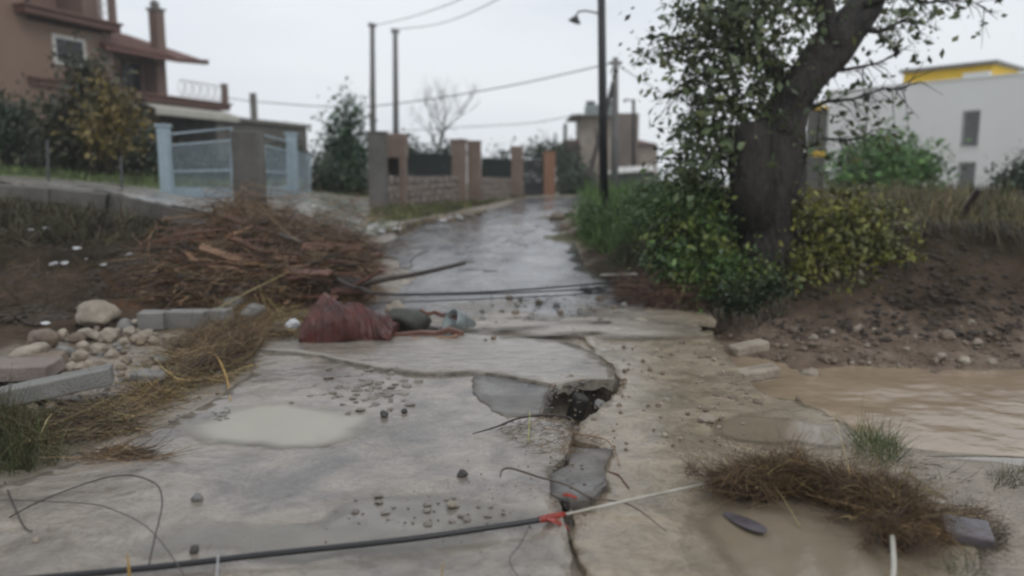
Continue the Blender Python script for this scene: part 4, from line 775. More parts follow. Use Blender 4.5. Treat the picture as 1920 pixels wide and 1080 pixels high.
for x, y, r_, w_ in [(1300, 75, 45, 3), (1350, 50, 50, 5), (1410, 40, 50, 5), (1460, 60, 48, 5), (1500, 30, 45, 4), (1340, 115, 45, 4), (1400, 105, 48, 5), (1450, 115, 45, 4), (1500, 95, 40, 3), (1330, 165, 40, 2), (1390, 165, 45, 4), (1440, 170, 35, 3), (1330, 225, 45, 4), (1380, 220, 40, 4), (1295, 250, 30, 2), (1330, 275, 42, 4), (1370, 290, 30, 3), (1300, 290, 30, 2), (1290, 330, 34, 2), (1350, 330, 35, 3), (1360, -10, 50, 4), (1450, -20, 60, 5), (1540, -30, 50, 3),
                     (1640, 80, 38, 2), (1680, 30, 40, 3), (1720, 20, 28, 2), (1600, 130, 32, 2), (1650, 135, 24, 1), (1580, 170, 28, 1), (1640, 0, 40, 2), (1560, 215, 28, 1), (1530, 250, 28, 1), (1545, 300, 36, 3), (1510, 330, 40, 3), (1620, 200, 26, 1), (1270, 40, 18, 1)]:
    for k in range(w_):
        xx = x+rr.uniform(-r_, r_)*.8; yy = y+rr.uniform(-r_, r_)*.7; near = abs(xx-np.interp(yy, [-60, 5, 95, 200, 265, 420], [1650, 1622, 1552, 1478, 1452, 1436])) < 75
        cs.append(ball(xx, yy, rr.uniform(.25, .5)*r_, TY+(rr.uniform(.5, 1.3) if near else rr.uniform(-1.1, 1))))
for e in TE: cs.append((e.x, e.y, e.z, .15 if e.x < 3.9 else .045))
cs = [c for c in cs if not (c[0]/c[1]*F+960 < 1275 and c[2] < 3.1)]
leaves('crown', cs, 6300, .115, [(.07, .10, .04), (.11, .15, .06), (.05, .065, .03), (.14, .16, .06)], bt, seed=31, shell=.1, stretch=(1.3, 1, .8))
# shrubs round the tree
plant('bank_shrub', 'dense green shrub at the road side of the big tree trunk', 'shrub', at(1290, 560, 10.3), None, [ball(1260, 400, 38, 10.6), ball(1300, 370, 42, 10.6), ball(1340, 400, 48, 10.4), ball(1260, 450, 40, 10.4), ball(1310, 460, 50, 10.2), ball(1350, 490, 45, 10), ball(1290, 510, 40, 10), ball(1330, 540, 36, 9.8), ball(1380, 530, 36, 9.8), ball(1240, 500, 26, 10.3), ball(1400, 560, 26, 9.7), ball(1290, 335, 25, 10.7), ball(1420, 520, 26, 9.7)], 13000, .08, [(.05, .10, .025), (.09, .16, .035), (.17, .21, .045), (.02, .04, .012)], 41, tr=.025, shell=.3)
plant('bank_shrub', 'dense dark green shrub at the front of the big tree, above the slab hole', 'shrub', at(1370, 575, 9.4), None, [ball(1385, 560, 34, 9.4), ball(1440, 545, 34, 9.4), ball(1420, 590, 22, 9.2), ball(1370, 590, 16, 9.3)], 3600, .055, [(.018, .035, .012), (.03, .055, .016), (.05, .07, .02)], 42, tr=.02, shell=.3)
plant('bank_shrub', 'loose yellow-green shrub right of the big tree trunk', 'shrub', at(1560, 540, 9.9), None, [ball(1500, 400, 36, 10.2), ball(1540, 430, 46, 10.1), ball(1590, 420, 44, 10.1), ball(1640, 440, 40, 10), ball(1560, 480, 46, 9.9), ball(1620, 490, 40, 9.8), ball(1510, 500, 40, 9.8), ball(1670, 480, 34, 9.8), ball(1600, 390, 34, 10.4), ball(1590, 530, 34, 9.6), ball(1500, 545, 26, 9.6), ball(1650, 395, 26, 10.6), ball(1690, 450, 26, 10.2)], 7000, .08, [(.10, .11, .03), (.16, .17, .035), (.24, .24, .05), (.07, .065, .025)], 43, tr=.02, shell=.1)
plant('bank_shrub', 'thin green weeds growing at the broken road edge before the black pole', 'shrub', at(1120, 420, 15), None, [ball(1110, 395, 18, 15.5), ball(1105, 412, 12, 15), ball(1180, 395, 24, 15), ball(1215, 385, 28, 14.5), ball(1200, 420, 24, 13), ball(1235, 350, 22, 15)], 2600, .08, [(.04, .08, .02), (.06, .11, .03)], 44, tr=.015, shell=.2)
# ------------------------------------------------------------------ debris
BR = [(.13, .085, .045), (.09, .058, .033), (.2, .135, .07), (.06, .04, .025), (.27, .2, .10), (.16, .1, .05)]; YL = [(.36, .27, .10), (.28, .22, .09), (.2, .13, .06)]
def litter(name, poly, n, ln, wd, cols, seed, label, ax=(1, .15, .05), sp=.6, up=.08, sag=.1, px=True, cat='debris', curl=.5, lift=.0):
    P = scatter([tuple(on(a, b)[:2]) for a, b in poly] if px else poly, n, seed); g = np.random.default_rng(seed+5)
    P[:, 2] += g.random(n)**1.5*up*(.35+.65*(fbm(P[:, 0], P[:, 1], 2.4, 3, seed)+1))+lift; fa = fbm(P[:, 0], P[:, 1], 1.6, 3, seed+3)*2.4*sp; D_ = np.array(ax)*np.where(g.random(n) < .5, 1, -1)[:, None]+g.normal(size=(n, 3))*sp*.55*np.array([1, 1, .45]); D_ = np.stack([D_[:, 0]*np.cos(fa)-D_[:, 1]*np.sin(fa), D_[:, 0]*np.sin(fa)+D_[:, 1]*np.cos(fa), D_[:, 2]], 1)
    o = ribbons(name, P, D_, ln*(.35+g.random(n)*1.1), wd, cols, seed=seed, sag=sag, curl=curl, kind='stuff'); tag(o, label, cat); return o
heap = [(250, 545), (300, 500), (350, 455), (450, 415), (500, 418), (560, 440), (640, 462), (690, 480), (690, 520), (700, 560), (640, 580), (560, 590), (420, 592), (270, 585)]
litter('reed_heap', heap, 6500, .36, .005, BR, 51, 'brown reed and twig heap caught on the left road edge', up=.38, sp=.8)
litter('reed_heap', [(330, 520), (450, 500), (560, 470), (660, 500), (640, 560), (480, 580), (330, 575)], 1500, .45, .003, YL+BR, 50, 'pale reeds combed over the front of the brown heap', up=.4, sp=.5)
litter('leaf_litter', heap, 2600, .09, .02, [(.09, .05, .03), (.15, .08, .045), (.2, .12, .06), (.05, .04, .025)], 49, 'torn leaves and bark flakes mixed in the heap', up=.34, sp=1)
litter('reed_heap', [(330, 470), (560, 470), (660, 540), (480, 580), (300, 560)], 2500, .3, .01, [(.15, .06, .035), (.2, .09, .05), (.09, .045, .03)], 52, 'reddish bark strips lying through the brown heap', up=.22)
litter('reed_heap', heap, 5200, .34, .0045, [(.22, .14, .07), (.28, .19, .10), (.2, .10, .055), (.1, .065, .04), (.15, .1, .055), (.07, .045, .03)], 48, 'muddy twigs tangled over the boards of the heap', up=.72, sp=1)
litter('reed_heap', [(440, 590), (520, 560), (580, 600), (560, 640), (490, 640)], 1800, .32, .004, YL+BR, 53, 'yellow reed stems left of the dark red cloth', up=.1)
wrack = [(0, 800), (90, 775), (190, 765), (290, 722), (330, 660), (380, 625), (470, 610), (490, 640), (460, 690), (430, 720), (350, 735), (250, 785), (270, 815), (140, 835), (60, 850)]
litter('straw_wrack', wrack, 7000, .22, .003, BR+[(.28, .2, .09), (.36, .27, .12), (.16, .15, .06)], 54, 'brown straw line washed along the left road edge', up=.07, ax=(1, .35, 0))
litter('straw_wrack', [(330, 660), (400, 620), (480, 615), (480, 660), (420, 700), (330, 730)], 4200, .22, .003, BR, 55, 'thick tuft of brown straw between the rubble and the road', up=.16, ax=(1, .35, .3))
litter('straw_wrack', [(150, 850), (270, 845), (330, 862), (180, 870)], 500, .16, .003, BR[:3], 56, 'small strip of straw lying on wet asphalt near the grass', up=.02)
litter('root_clump', [(1160, 530), (1200, 512), (1270, 520), (1335, 560), (1330, 582), (1200, 582), (1155, 570)], 3500, .22, .004, [(.08, .04, .025), (.05, .028, .018), (.13, .07, .04)], 57, 'dark brown root tangle where the black cables reach the right bank', up=.3)
litter('verge_litter', [(700, 430), (780, 415), (900, 398), (900, 405), (790, 425), (700, 445)], 500, .35, .012, BR+[(.1, .13, .05)], 58, 'leaf and stick litter along the far left road edge', up=.03)
litter('verge_litter', [(780, 440), (1000, 410), (1060, 400), (1040, 440), (900, 520), (700, 520)], 130, .5, .006, [(.03, .025, .02)], 59, 'thin dark twigs scattered on the wet far road', up=.01, curl=.2)
litter('road_litter', [(885, 560), (1150, 545), (1150, 640), (900, 620)], 160, .12, .006, [(.07, .055, .04), (.03, .025, .02)], 60, 'small dark bits in the shallow silty water', up=.0)
# big foreground root clump: a low ring of soil bearing roots
def ringpt(t): 
    P = [(1370, 935), (1420, 925), (1490, 920), (1560, 935), (1640, 960), (1695, 990), (1680, 1030)]; s = t*(len(P)-1); i = min(int(s), len(P)-2); f = s-i
    return on(P[i][0]*(1-f)+P[i+1][0]*f, P[i][1]*(1-f)+P[i+1][1]*f)
rc = empty('root_mat', tuple(ringpt(.5)), 'torn brown mat of roots and straw curling over a muddy puddle at lower right', 'debris')
b = MB(); pts = [ringpt(i/14) + Vector((0, 0, .05)) for i in range(15)]; b.tube(pts, [.045]+[.085+.02*math.sin(i*1.9) for i in range(13)]+[.06], 12, .5, 3); b.build('soil_core', mat('root_soil', (.05, .032, .02), .9, (.02, .014, .01), 12, 1, 30), rc, True)
def tufts(n, seed, cols, ln, wd, up, name, spread=.07, dz=.5):
    g = np.random.default_rng(seed); t = g.random(n); C_ = np.array([ringpt(a) for a in np.linspace(0, 1, 60)]); c = C_[(t*59).astype(int)]; a = g.normal(size=(n, 3))*np.array([1, 1, .6]); a[:, 2] = np.abs(a[:, 2])*dz+up
    P = c+g.normal(size=(n, 3))*np.array([spread, spread*.8, .02]); P[:, 2] += .02+g.random(n)*.13
    nk = 170; kk = g.integers(0, nk, n); an = P[g.choice(n, nc_)] if False else P[:nk]; ad = a[:nk]; pl = g.random(n) < .75; P[pl] = an[kk[pl]]+g.normal(size=(pl.sum(), 3))*.016; a[pl] = ad[kk[pl]]*1.0+g.normal(size=(pl.sum(), 3))*.3
    x = ribbons(name, P, a, ln*(.3+g.random(n)), wd, cols, seed=seed, parent=rc, curl=.7, sag=.4); x['kind'] = 'stuff'
tufts(15000, 61, [(.07, .04, .022), (.04, .024, .014), (.12, .075, .035), (.17, .11, .045)], .11, .0014, .2, 'roots', .085); tufts(800, 62, YL, .12, .0018, .3, 'straw_stems', .08)
P_ = [(1385, 895), (1420, 925), (1460, 950), (1500, 992)]; wire([on(x, y)+Vector((0, 0, .12 if i < 2 else (.07 if i == 2 else .01))) for i, (x, y) in enumerate(P_)], .0028, 'single straw stem drooping over the front of the root mat', 'straw_stem', mat('straw_single', (.34, .26, .12), .6), 'stem')
litter('root_debris', [(1760, 960), (1830, 950), (1895, 1010), (1880, 1040), (1800, 1020)], 900, .08, .002, BR, 63, 'brown straw caught around the wet board at lower right', up=.04)
litter('root_debris', [(930, 800), (1070, 790), (1130, 830), (1060, 870), (1000, 850)], 700, .09, .0016, BR, 64, 'thin brown roots over the middle asphalt crack', up=.02)
litter('gravel_litter', [(1600, 850), (1700, 850), (1900, 930), (1850, 960)], 140, .07, .002, [(.08, .06, .04), (.05, .07, .03)], 65, 'plant bits on the wet mud right of the root mat', up=.01)
grass('green_tuft', [tuple(on(a, b)[:2]) for a, b in ((1590, 845), (1640, 815), (1690, 850), (1670, 880), (1610, 875))], 900, .13, [(.05, .08, .02), (.09, .13, .035), (.13, .13, .05)], 66, 'small green grass tuft at the edge of the creek', lean=.7, wd=.0035)
grass('green_tuft', [tuple(on(a, b)[:2]) for a, b in ((1850, 890), (1925, 880), (1925, 912), (1860, 915))], 400, .05, [(.06, .07, .03), (.1, .1, .05)], 67, 'flat patch of green weeds in mud at the right picture edge', lean=.9, wd=.003)
grass('green_tuft', [tuple(on(a, b)[:2]) for a, b in ((1760, 1060), (1830, 1045), (1850, 1090), (1770, 1090))], 260, .05, [(.06, .08, .03), (.1, .1, .05)], 68, 'few green sprigs in mud near the bottom right white pipe', lean=.9, wd=.0025)
# rubble at left ------------------------------------------------------------
GR = 'loose stones in the left rubble'
for x, y, wpx, m, lb in ((185, 608, 92, rockp, 'largest pale boulder of the left rubble, beside the grey blocks'), (160, 635, 38, rockp, 'pale stone just below the largest left boulder'), (205, 640, 44, rockp, 'pale stone lower right of the largest left boulder'), (155, 658, 32, rockp, 'small pale stone under the boulder, left side'),
                        (55, 672, 80, rockp, 'flattened pale stone at the far left of the rubble'), (85, 650, 60, rockb, 'brown stone behind the flattened pale stone'), (475, 600, 50, blockm, 'angular grey lump right of the grey blocks'), (462, 567, 60, rockp, 'pale stone topping the grey lumps by the heap'), (437, 585, 50, blockm, 'light grey lump between the blocks and the cloth'),
                        (1520, 716, 44, rockp, 'pale boulder at the water line of the creek bank'), (1763, 672, 18, rockp, 'white stone high on the gravel of the right bank'), (1775, 638, 34, rockb, 'reddish stone near the top of the right gravel bank'), (1432, 728, 40, rockp, 'rounded pale stone beside the broken apron edge, lowest of three'),
                        (720, 782, 22, rockb, 'dark small lump of asphalt on the near road, left of the crack'), (758, 774, 15, rockb, 'smallest dark lump right beside the asphalt lump'), (370, 940, 26, rockb, 'small grey stone in the mud at lower left'), (68, 1018, 18, rockp, 'pale pebble in the mud at the bottom left'), (848, 950, 32, rockp, 'flat pale stone half sunk in mud left of the red plastic'), (1328, 790, 40, rockp, 'flat whitish stone chip on the concrete apron'),
                        (866, 893, 22, rockb, 'dark stone left of the cracked asphalt piece'), (1040, 412, 22, rockb, 'dark stone at the far broken road edge'), (1060, 432, 26, rockb, 'dark rounded stone at the corner of the far broken edge'), (365, 1035, 22, rockb, 'low grey stone near the bottom edge left of the black pipe')):
    if m is rockb and 700 < y < 1040 and x < 900: m = blockm if x == 370 else mat('dark_asphalt_lump', (.06, .055, .05), .6, scale=12)
    rock(x, y, wpx*(.82 if wpx > 80 else 1), m, lb, big=wpx > 40, flat=.55 if x in (55, 848, 1328) else 1, sink=.35)
def sl(s, m, a, b): return ('small ' if s < 15 else 'fist sized ' if s < 25 else 'large ')+('pale' if m is rockp else 'grey' if m is blockm else 'brown')+' stone '+(a if b is None else b)
for i in range(105):
    x = random.uniform(110, 420); y = random.uniform(625, 745)-(x-110)*.12; s = random.choice((12, 14, 16, 20, 26, 34)); m = random.choice((rockp, rockp, rockb, blockm))
    rock(x, y, s, m, sl(s, m, '', ('under the largest boulder' if y < 670 else 'above the tilted concrete slab') if x < 230 else ('just below the grey block row' if y < 665 else 'in grey mud left of the straw tuft') if x < 330 else 'at the edge of the straw tuft by the blocks'), GR, sink=.3)
for i in range(30):
    x = random.uniform(-20, 120); y = random.uniform(650, 790); s = random.choice((12, 18, 26, 34)); m = random.choice((rockb, blockm, rockb)); rock(x, y, s, m, sl(s, m, '', 'around the pale edged broken slab' if y < 715 else 'between the tilted slab and the grass clump'), GR, sink=.45)
G2 = 'stones on the right creek bank'
for i in range(95):
    x = random.uniform(1440, 1930); t = random.random(); y = 728-t*115-(.02*(x-1440)); s = random.choice((10, 12, 14, 18, 24))*(1.15 if t < .5 else .8); m = random.choice((rockb, rockb, rockp, rockb))
    rock(x, y, s, m, sl(s, m, '', ('at the creek water line' if t < .3 else 'halfway up the gravel bank' if t < .65 else 'high under the earth cliff')+(' near the broken apron' if x < 1600 else ' below the leaning post' if x < 1780 else ' at the right picture edge')), G2, sink=.45)
def gravel(name, px0, px1, py0, py1, n, smin, smax, m, label, seed):
    g = random.Random(seed); b = MB(); base = [(list(map(lambda v: tuple(v.co), q.vertices)), [tuple(p.vertices) for p in q.polygons]) for q in [rock_mesh(50+k, 1) for k in range(5)]]
    A_ = np.array([tuple(on(px0+(px1-px0)*i/14, py0+(py1-py0)*j/9)) for i in range(15) for j in range(10)]).reshape(15, 10, 3)
    for i in range(n):
        u, v = g.random()*13.999, g.random()*8.999; i0, j0 = int(u), int(v); f, h = u-i0, v-j0
        q = A_[i0, j0]*(1-f)*(1-h)+A_[i0+1, j0]*f*(1-h)+A_[i0, j0+1]*(1-f)*h+A_[i0+1, j0+1]*f*h; r = g.uniform(smin, smax)*g.uniform(.5, 1)
        vs, fs = g.choice(base); a = g.uniform(0, 6.3); ca, sa = math.cos(a), math.sin(a); ex = g.uniform(.7, 1.3)
        b.add([(q[0]+(p[0]*ca*ex-p[1]*sa)*r, q[1]+(p[0]*sa*ex+p[1]*ca)*r, q[2]+p[2]*r*.8) for p in vs], fs)
    return tag(b.build(name, m), label, 'gravel', kind='stuff')
gravel('bank_gravel', 1420, 1960, 735, 600, 1100, .01, .035, rockb, 'fine wet gravel covering the right creek bank', 1)
gravel('rubble_gravel', 0, 430, 640, 790, 1000, .01, .03, blockm, 'small grey gravel filling the left rubble', 2)
gravel('road_grit', 960, 1380, 560, 860, 420, .005, .016, rockb, 'dark grit washed over the apron and the flooded road', 3)
gravel('road_grit', 500, 1060, 850, 1060, 130, .003, .008, rockb, 'sparse dark grit on the near road', 4)
soil = mat('wet_soil', (.075, .055, .04), .8, (.03, .022, .016), 9, 1, 25)
gravel('soil_clods', 1400, 1960, 640, 425, 900, .02, .075, soil, 'dark soil clods on the eroded right earth cliff', 5)
gravel('soil_clods', -40, 360, 610, 430, 900, .03, .10, soil, 'dark soil clods on the washed out left ravine bank', 6)
gravel('soil_clods', 1085, 1180, 500, 425, 160, .03, .08, soil, 'soil clods in the gully beside the broken far road edge', 7)
gravel('break_rubble', 1024, 1150, 790, 700, 30, .012, .035, rockb, 'wet rubble in and around the asphalt hole', 8)
gravel('break_rubble', 1030, 1100, 1000, 830, 60, .005, .014, rockb, 'crumbled asphalt along the middle crack', 9)
gravel('break_rubble', 1340, 1500, 760, 620, 160, .015, .05, rockb, 'loose stones along the broken apron edge', 10)
def crumbs(pts, n, smin, smax, m, label, seed, w_=.02, dz=-.02):
    g = random.Random(seed); b = MB(); base = [([tuple(v.co) for v in q.vertices], [tuple(p.vertices) for p in q.polygons]) for q in [rock_mesh(60+k, 1) for k in range(4)]]
    P = [np.array(on(*q)) for q in pts]
    for i in range(n):
        k = g.randrange(len(P)-1); f = g.random(); q = P[k]*(1-f)+P[k+1]*f; r = g.uniform(smin, smax)*g.uniform(.4, 1); vs, fs = g.choice(base); a = g.uniform(0, 6.3); ca, sa = math.cos(a), math.sin(a); ox, oy, oz = g.gauss(0, w_), g.gauss(0, w_), dz+g.uniform(-.02, .012)
        b.add([(q[0]+ox+(p[0]*ca-p[1]*sa)*r*1.2, q[1]+oy+(p[0]*sa+p[1]*ca)*r, q[2]+oz+p[2]*r*.7) for p in vs], fs)
    return tag(b.build('break_crumbs', m), label, 'rubble', kind='stuff')
crumbs([(1150, 706), (1100, 712), (1045, 724), (1030, 740), (1020, 784)], 260, .006, .022, asph_bare, 'broken asphalt crumbs along the rim of the hole', 11)
crumbs([(1018, 784), (1072, 792), (1068, 850), (1034, 878), (1035, 925), (1058, 952), (1062, 1000), (1074, 1040), (1080, 1080)], 320, .004, .013, asph_bare, 'broken asphalt crumbs along the long middle crack', 12, .012, -.01)
crumbs([(486, 657), (600, 668), (700, 690), (800, 701), (878, 699), (960, 706), (1040, 724)], 130, .004, .014, asph_bare, 'crumbs along the curved crack behind the puddle', 13, .014, -.005)
crumbs([(1336, 622), (1352, 650), (1378, 682), (1392, 702), (1440, 745), (1500, 752), (1590, 792)], 300, .012, .05, rockb, 'broken concrete chunks along the apron edge over the creek', 14, .05, -.06)
crumbs([(1074, 440), (1082, 470), (1090, 500), (1152, 532), (1200, 560)], 200, .015, .05, rockb, 'broken edge pieces along the far road', 15, .05, -.04)
crumbs([(1480, 722), (1600, 712), (1760, 700), (1940, 690)], 260, .015, .045, rockb, 'stones along the creek shoreline', 16, .08, -.02)
mlm = mat('mud_lump', (.21, .18, .145), .4, (.12, .10, .085), 12, rvar=.1)
for i in range(80):
    x = random.gauss(690, 48); y = random.gauss(732, 18); rock(x, y, random.uniform(8, 24), mlm, 'low mud lump in the cluster '+('left' if x < 670 else 'right' if x > 720 else 'middle')+(' front' if y > 735 else ' rear')+', before the milky puddle', 'mud lumps before the puddle', name='mud_lump', sink=.6, flat=.45)
for i in range(70):
    x = random.uniform(1150, 1400); y = random.uniform(640, 860); s = random.choice((6, 8, 10, 13)); m = random.choice((rockp, rockb, rockb))
    rock(x, y, s, m, ('pale' if m is rockp else 'brown')+' pebble on the muddy apron '+('by the lifted slab' if y < 700 else 'right of the asphalt hole' if y < 770 else 'near the whitish stone chip'), 'pebbles on the concrete apron', name='pebble', sink=.4)
for i in range(36):
    x = random.uniform(900, 1180); y = random.uniform(560, 640); m = random.choice((blockm, rockb)); rock(x, y, random.choice((8, 12, 16)), m, ('grey' if m is blockm else 'brown')+' stone in the shallow flood water '+('below the cables' if y < 600 else 'before the pale slab')+(' near the bucket' if x < 1000 else ' near the right bank' if x > 1090 else ' mid road'), 'stones in the flood water', sink=.5)
for i in range(34):
    x = random.uniform(660, 960); y = random.uniform(930, 990); rock(x, y, random.choice((8, 12, 20)), mlm, 'low mud lump near the pipe joint '+('behind' if y < 960 else 'beside')+(' the half sunk pale stone' if x > 800 else ' the black pipe')+(', right' if x % 800 > 860-800 and x > 860 else ', left' if x < 740 else ', centre'), 'mud lumps near the pipe', name='mud_lump', sink=.6, flat=.4)
for i in range(22): rock(random.uniform(1040, 1130), random.gauss(415, 16), random.uniform(8, 22), random.choice((rockb, blockm)), 'broken kerb stone at the far right road edge', 'stones at the far road edge', sink=.3)
# blocks and slabs
def block(x, y, Lx, Ly, Lz, rz, tx, ty, m, name, label, cat='block', lift=0, bv=.012):
    q = on(x, y); b = MB(); b.box((q.x, q.y, q.z+Lz/2+lift), (Lx/2, Ly/2, Lz/2), rot3(R(rz), R(tx), R(ty)))
    # chip the corners a little
    b.v = [(v[0]+random.uniform(-1, 1)*min(Lx, Ly)*.05, v[1]+random.uniform(-1, 1)*min(Lx, Ly)*.05, v[2]+random.uniform(-1, 1)*Lz*.06) for v in b.v]
    return tag(b.build(name, m, bevel=bv), label, cat)
block(288, 617, .26, .2, .19, 8, 0, 3, blockm, 'concrete_block', 'leftmost grey block of the row below the brown heap')
block(352, 616, .42, .2, .2, -3, 2, 2, blockm, 'concrete_block', 'middle and longest grey block of the row below the heap')
block(415, 612, .22, .2, .19, 4, 0, -2, blockm, 'concrete_block', 'rightmost grey block of the row below the heap')
block(-10, 716, 1.0, .3, .12, 3, 4, -1, mat('pinkish_slab', (.26, .21, .18), .6, (.16, .13, .115), 4, .5, 40, rvar=.15), 'broken_slab', 'broken slab with a pale top edge at the far left', 'slab', .04)
block(75, 758, 1.0, .34, .12, 24, -6, -8, blockm, 'broken_slab', 'long tilted concrete slab at the left above the grass', 'slab', .05)
block(285, 727, .2, .16, .14, 20, 10, 10, blockm, 'concrete_block', 'small grey block at the rear of the straw tuft')
block(60, 700, .5, .3, .12, 14, 5, -5, rockb, 'broken_slab', 'brown slab fragment between the pale edged slab and the stones', 'slab')
block(1262, 606, .95, .5, .07, -6, 3, 4, conc, 'broken_slab', 'pale grey slab lifted at the right road edge under the roots', 'slab', .05, .01)
block(1183, 612, .35, .2, .05, 12, 0, -8, conc, 'broken_slab', 'small slab piece left of the lifted grey slab', 'slab', .01, .01)
for x, y, lx, an, lb in ((1404, 652, .36, 14, 'upper of two pale blocks wedged in the broken apron edge'), (1420, 700, .34, 6, 'lower of two pale blocks wedged in the broken apron edge')):
    q = on(x, y); Y_ = 7.0 if y < 680 else 6.1; q = Vector(at(x, y, Y_)); b = MB(); b.box(q, (lx/2, .09, .05), rot3(R(an), 0, R(-8))); tag(b.build('pale_block', rockp, bevel=.025), lb, 'block')
b = MB(); q = Vector(at(1084, 738, 5.4)); b.box(q+Vector((0, .05, -.13)), (.05, .06, .11), rot3(.3, .2, .25)); tag(b.build('buried_block', mat('dark_block', (.035, .035, .03), .7), bevel=.02), 'dark block standing inside the asphalt hole', 'block')
q = Vector(at(1125, 745, 5.35)); rock(0, 0, 26, blockm, 'grey stone inside the asphalt hole on its right side', q=q+Vector((0, 0, -.08)))
for x, y in ((75, 503), (100, 500), (130, 497), (160, 492), (197, 500), (10, 438), (60, 435), (90, 432), (243, 481), (325, 500), (287, 523), (148, 470), (90, 610), (465, 452)):
    q = on(x, y); b = MB(); me_ = random.choice(RM); r = random.uniform(.022, .05); o = bpy.data.objects.new('plastic_scrap', me_.copy()); o.data.materials.clear(); o.data.materials.append(plast); COL.objects.link(o); o.location = q+Vector((0, -.03, .03)); o.scale = (r*1.6, r, r*.5); o.rotation_euler = (.3, random.uniform(-.3, .2), random.uniform(-.4, .4))
    tag(o, 'scrap of white plastic lying on the dark left bank', 'plastic', 'white scraps on the left bank')
for x, y in ((858, 407), (880, 404), (845, 410), (862, 411), (738, 408+14), (745, 432), (700, 425), (715, 438), (690, 430), (830, 416)):
    q = on(x, y); o = bpy.data.objects.new('plastic_scrap', random.choice(RM).copy()); o.data.materials.clear(); o.data.materials.append(plast); COL.objects.link(o); o.location = q+Vector((0, 0, .03)); o.scale = (.13, .1, .05); o.rotation_euler.z = random.uniform(0, 3)
    tag(o, 'scrap of white plastic on the far left verge', 'plastic', 'white scraps on the far verge')
# timbers -----------------------------------------------------------------
def stick(pts, r, m, name, label, cat='stick', rough=.15, n=7, sm=4, group=None, lift=0):
    P = [Vector(q)+Vector((0, 0, lift)) for q in pts]; Q = []; rr_ = []
    if not hasattr(r, '__len__'): r = [r]*len(P)
    for i in range(len(P)-1):
        for j in range(sm):
            t = j/sm; p0 = P[max(i-1, 0)]; p3 = P[min(i+2, len(P)-1)]; p1, p2 = P[i], P[i+1]; Q.append(.5*((2*p1)+(p2-p0)*t+(2*p0-5*p1+4*p2-p3)*t*t+(3*p1-p0-3*p2+p3)*t**3)); rr_.append(r[i]*(1-t)+r[i+1]*t)
    Q.append(P[-1]); rr_.append(r[-1]); b = MB(); b.tube(Q, rr_, n, rough, len(Q)); return tag(b.build(name, m, smooth=True), label, cat, group)
stick([at(615, 546, 8.9), at(700, 528, 9.1), at(790, 512, 9.4), at(871, 493, 9.9)], [.036, .034, .032, .03], woodd, 'wooden_pole', 'long dark wooden pole sticking up from the heap over the road', 'pole', .08)
stick([at(545, 440, 12), at(610, 470, 11.5), at(650, 486, 11.2), at(690, 483, 11.2), at(722, 474, 11.3)], [.1, .09, .08, .06, .02], woodr, 'reddish_branch', 'reddish branch with a pointed end on the far side of the heap', 'branch', .3)
stick([at(420, 560, 9), at(330, 545, 9.2), at(225, 541, 9.4)], [.04, .035, .03], woodd, 'dark_plank', 'dark horizontal stick at the left end of the heap', 'stick')
def board(x, y, Lx, w_, t, rz, ry, m, name, label, group=None, rx=0, lift=0, Y=None):
    q = Vector(at(x, y, Y)) if Y else on(x, y, lift); b = MB(); M = rot3(R(rz), R(rx), R(ry)); k = 6; P = []
    for i in range(k+1):
        u = (i/k-.5)*Lx; ww = w_/2*(1+random.uniform(-.18, .12)); bw_ = random.uniform(-.25, .25)*t*2
        for yy, z in ((-ww, -t/2), (ww, -t/2), (ww, t/2), (-ww, t/2)): P.append(q+M@Vector((u+random.uniform(-.01, .01), yy, z+bw_+t)))
    Fc = [(i*4+j, i*4+(j+1) % 4, (i+1)*4+(j+1) % 4, (i+1)*4+j) for i in range(k) for j in range(4)]+[(0, 3, 2, 1), (k*4, k*4+1, k*4+2, k*4+3)]
    b.add(P, Fc); return tag(b.build(name, m, bevel=.004), label, 'timber', group)
board(655, 523, .5, .1, .03, -18, 10, woodo, 'split_board', 'pale orange split board above the dark wooden pole', Y=9.7)
board(655, 552, .42, .12, .05, 6, -4, woodr, 'red_board', 'short bright red board just under the dark wooden pole', Y=8.9)
board(790, 634, .85, .09, .05, 2, -2, woodr, 'red_beam', 'reddish beam lying from the dark red cloth to the bucket', Y=7.35)
board(810, 641, .5, .05, .03, 4, -4, woodo, 'yellow_lath', 'yellowish lath lying in front of the reddish beam', Y=7.2)
board(830, 596, .5, .06, .04, -4, 6, woodr, 'red_lath', 'reddish lath behind the bucket', Y=7.9)
